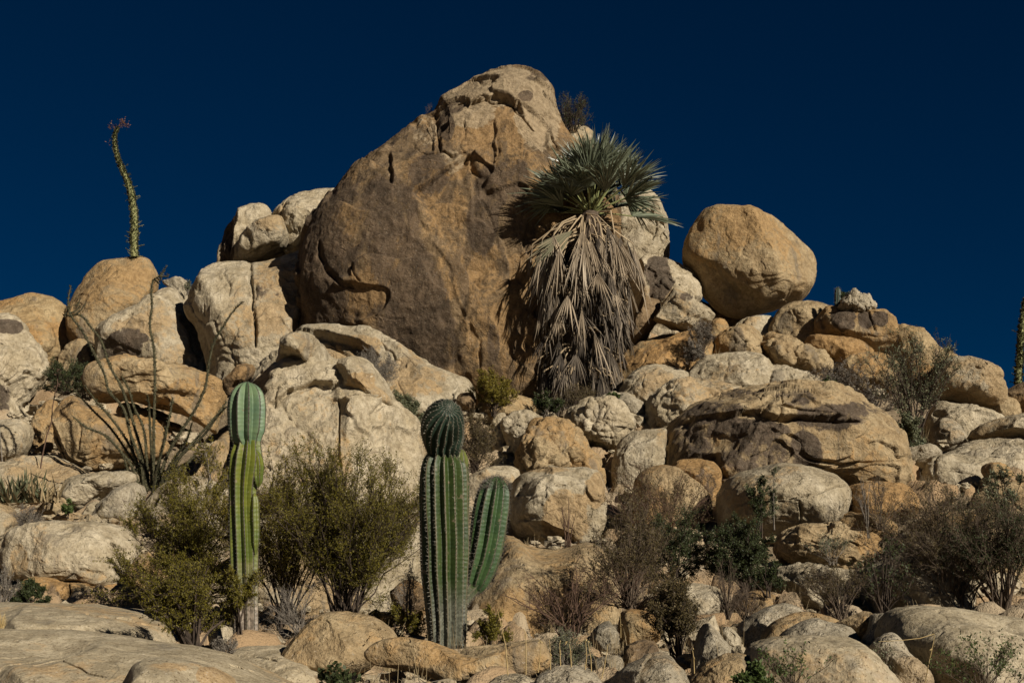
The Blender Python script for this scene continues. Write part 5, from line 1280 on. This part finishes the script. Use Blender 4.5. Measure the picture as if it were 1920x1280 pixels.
bush('tall airy desert shrub on the right ridge', 1715, 830, 22.4, 200, 235, 'greyg', 'dark', n=22, sub=9, twig=7, nl=4, ls=.036, r0=.014, up=.45, shape='vase', spread=.95, bare_in=.25)
bush('low leafy part at the foot of the airy desert shrub', 1710, 850, 21.9, 110, 80, 'greyg', 'dark', n=18, sub=8, twig=7, nl=8, ls=.04, r0=.008, up=.4, shape='dome')
bush('twiggy dark shrub left of the airy desert shrub', 1640, 770, 24.0, 110, 85, 'grey', 'dark', n=26, sub=8, twig=6, nl=2, ls=.03, r0=.009, up=.4, shape='dome')
bush('rounded grey shrub on the right slope', 1570, 752, 23.3, 125, 88, 'grey', 'brown', n=44, sub=9, twig=7, nl=3, ls=.026, r0=.007, up=.5, shape='dome')
bush('brown scrub strip left of the whale backed boulder', 1680, 930, 20.6, 60, 110, 'rusty', 'dark', n=24, sub=8, twig=6, nl=3, ls=.026, r0=.008, up=.4)
bush('small fresh green sprout on the giant cracked dome rim', 1555, 722, 23.0, 34, 22, 'bright', 'dark', n=8, sub=5, twig=4, nl=8, ls=.04, lw=.6, r0=.005, up=.3, shape='dome')
bush('dry grey bush with a dark base beside the angular block', 1316, 668, 25.2, 62, 82, 'grey', 'brown', n=40, sub=8, twig=6, nl=2, ls=.026, r0=.006, up=.7, shape='vase', spread=.8)
bush('low grey bush in shadow on the orange slope', 1300, 672, 25.0, 46, 50, 'grey', 'dark', n=24, sub=7, twig=6, nl=3, ls=.03, r0=.007, up=.4, shape='dome')
bush('rounded grey shrub growing on the slanting slab', 706, 722, 22.0, 92, 80, 'grey', 'grey', n=54, sub=9, twig=7, nl=2, ls=.022, r0=.006, up=.6, shape='dome')
bush('low green shrub under the slanting slab', 772, 800, 21.3, 80, 70, 'greyg', 'dark', n=24, sub=8, twig=7, nl=8, ls=.034, r0=.007, up=.3, shape='dome', lean=-.4)
bush('tall brown dry bush right of the larger cardon', 890, 880, 20.6, 110, 120, 'rusty', 'brown', n=44, sub=9, twig=8, nl=3, ls=.024, r0=.007, up=.5, shape='dome')
bush('olive bush at the left of the palm base', 925, 775, 23.2, 90, 85, 'yolive', 'dark', n=20, sub=8, twig=7, nl=8, ls=.036, r0=.008, up=.4)
bush('dark leafy bush in the palm shadow', 1025, 785, 23.4, 80, 50, 'green', 'grey', n=14, sub=7, twig=6, nl=7, ls=.036, r0=.007, up=.5)
bush('dry brown brush around the palm foot', 1085, 775, 23.6, 100, 60, 'rusty', 'brown', n=34, sub=8, twig=6, nl=2, ls=.024, r0=.006, up=.5)
bush('tuft of fresh green leaves at the right of the palm foot', 1148, 742, 23.6, 22, 16, 'bright', 'dark', n=6, sub=5, twig=4, nl=8, ls=.035, lw=.7, r0=.004, up=.3, shape='dome')
bush('dark bush behind the summit of the big rock', 1072, 272, 30.3, 84, 112, 'green', 'dark', n=26, sub=10, twig=8, nl=3, ls=.028, r0=.012, up=.5, leafy=.6, shape='vase')
bush('tuft of dry grass on the left shoulder of the big rock', 808, 222, 29.0, 36, 34, 'grey', 'brown', n=18, sub=5, twig=4, nl=0, r0=.005, up=.6)
bush('tiny plant clinging to the pale pillar behind the palm', 1197, 478, 29.2, 26, 44, 'green', 'dark', n=9, sub=6, twig=5, nl=6, ls=.035, r0=.005, up=.4)
bush('dark green scrub between the two left boulders', 125, 735, 27.0, 110, 75, 'green', 'dark', n=30, sub=8, twig=7, nl=5, ls=.034, r0=.010, up=.3, shape='dome')
bush('brown dry scrub right of the dark green scrub on the left', 168, 745, 25.6, 60, 50, 'rusty', 'brown', n=20, sub=7, twig=6, nl=2, ls=.026, r0=.006, up=.5, shape='dome')
bush('grass tuft on the skyline left of the cliff', 352, 548, 29.9, 24, 26, 'greyg', 'grey', n=16, sub=5, twig=4, nl=2, ls=.03, r0=.005, up=.6)
bush('rounded tuft of fine grey twigs under the agave', 50, 985, 17.6, 80, 45, 'grey', 'grey', n=44, sub=8, twig=6, nl=1, ls=.016, r0=.004, up=.4, shape='dome')
bush('small bright green sprig beside the oblong boulder', 128, 965, 18.6, 22, 32, 'bright', 'dark', n=6, sub=5, twig=4, nl=7, ls=.03, lw=.7, r0=.004, up=.4)
bush('dark green shrub behind the left foreground slab', 52, 1130, 13.4, 70, 55, 'green', 'dark', n=18, sub=8, twig=7, nl=9, ls=.022, r0=.006, up=.3, shape='dome')
bush('grey dry stems at the left edge above the foreground slab', 8, 1130, 13.0, 60, 75, 'grey', 'grey', n=24, sub=7, twig=5, nl=1, ls=.02, r0=.005, up=.6)
bush('little leafy plant at the bottom edge left of centre', 620, 1285, 7.9, 100, 55, 'green', 'brown', n=8, sub=5, twig=4, nl=4, ls=.03, lw=.8, r0=.003, up=.3, leafy=.8)
bush('dry straw clump at the left edge on the foreground slab', 2, 1178, 9.6, 26, 44, 'dry', 'straw', n=34, sub=3, twig=2, nl=0, r0=.003, up=1.2)
bush('grey twigs at the foot of the smaller cardon', 425, 1225, 9.8, 70, 45, 'grey', 'grey', n=22, sub=7, twig=5, nl=1, ls=.014, r0=.0035, up=.5)
bush('dead sticks heaped behind the log shaped rock', 870, 1232, 9.7, 160, 34, 'grey', 'brown', n=24, sub=5, twig=4, nl=0, r0=.006, up=.0, shape='dome')
bush('thin red stems rising before the cube like boulder', 1065, 1030, 17.0, 60, 110, 'grey', 'red', n=7, sub=4, twig=3, nl=0, r0=.009, up=.9, spread=.7)
# small cactus and bush on the right ridge
P_ = ground_at(1571, 574, 26.9)
c3 = empty('small_cactus', P_, 'small dark cactus standing behind the knobbly cap rock on the right ridge', 'cactus')
ribbed('stem', [(1571,576,6),(1571,560,6.5),(1571,548,6),(1571,541,4),(1571,538,1)], 26.9, 8, m_dkh, c3, depth=.2, spines=2, sl=.03)
bush('dark green prickly bush behind the knobbly cap rock', 1586, 568, 27.0, 40, 28, 'green', 'dark', n=14, sub=7, twig=5, nl=8, ls=.04, r0=.007, up=.3, shape='dome')

# dry grass tufts and twig litter in the gaps
def litter():
    rng = np.random.RandomState(77)
    n = 420
    Y = 7.5 + 20*rng.rand(n); X = (rng.rand(n) - .5)*.76*Y; Z = ground_z(X, Y)
    b = Buf()
    for i in range(n):
        m = rng.randint(14, 34); h = rng.uniform(.08, .22)
        A = np.array([X[i], Y[i], Z[i] - .04]) + rng.normal(size=(m, 3))*np.array([.05, .05, 0])
        D = rng.normal(size=(m, 3))*.32 + np.array([0, 0, 1.]); B = A + D*h*(.5 + .7*rng.rand(m, 1))
        b.tubes(A, B, .0022, .0008, 0, 3)
    o = b.build('dry_grass', [ML['dry']]); tag(o, 'sparse dry grass tufts in the gaps between boulders', None, None, 'stuff')
    n = 5000
    Y = 7.5 + 16*rng.rand(n)**1.2; X = (rng.rand(n) - .5)*.78*Y; Z = ground_z(X, Y)
    A = np.stack([X, Y, Z + .03*rng.rand(n)], 1); D = rng.normal(size=(n, 3))*np.array([1, 1, .25]); D /= np.linalg.norm(D, axis=1)[:, None]
    b = Buf(); b.tubes(A, A + D*.10*(.4 + rng.rand(n, 1)), .003, .0015, 0, 3)
    o = b.build('twig_litter', [MB_['grey']]); tag(o, 'fallen twigs littering the ground', None, None, 'stuff')
litter()
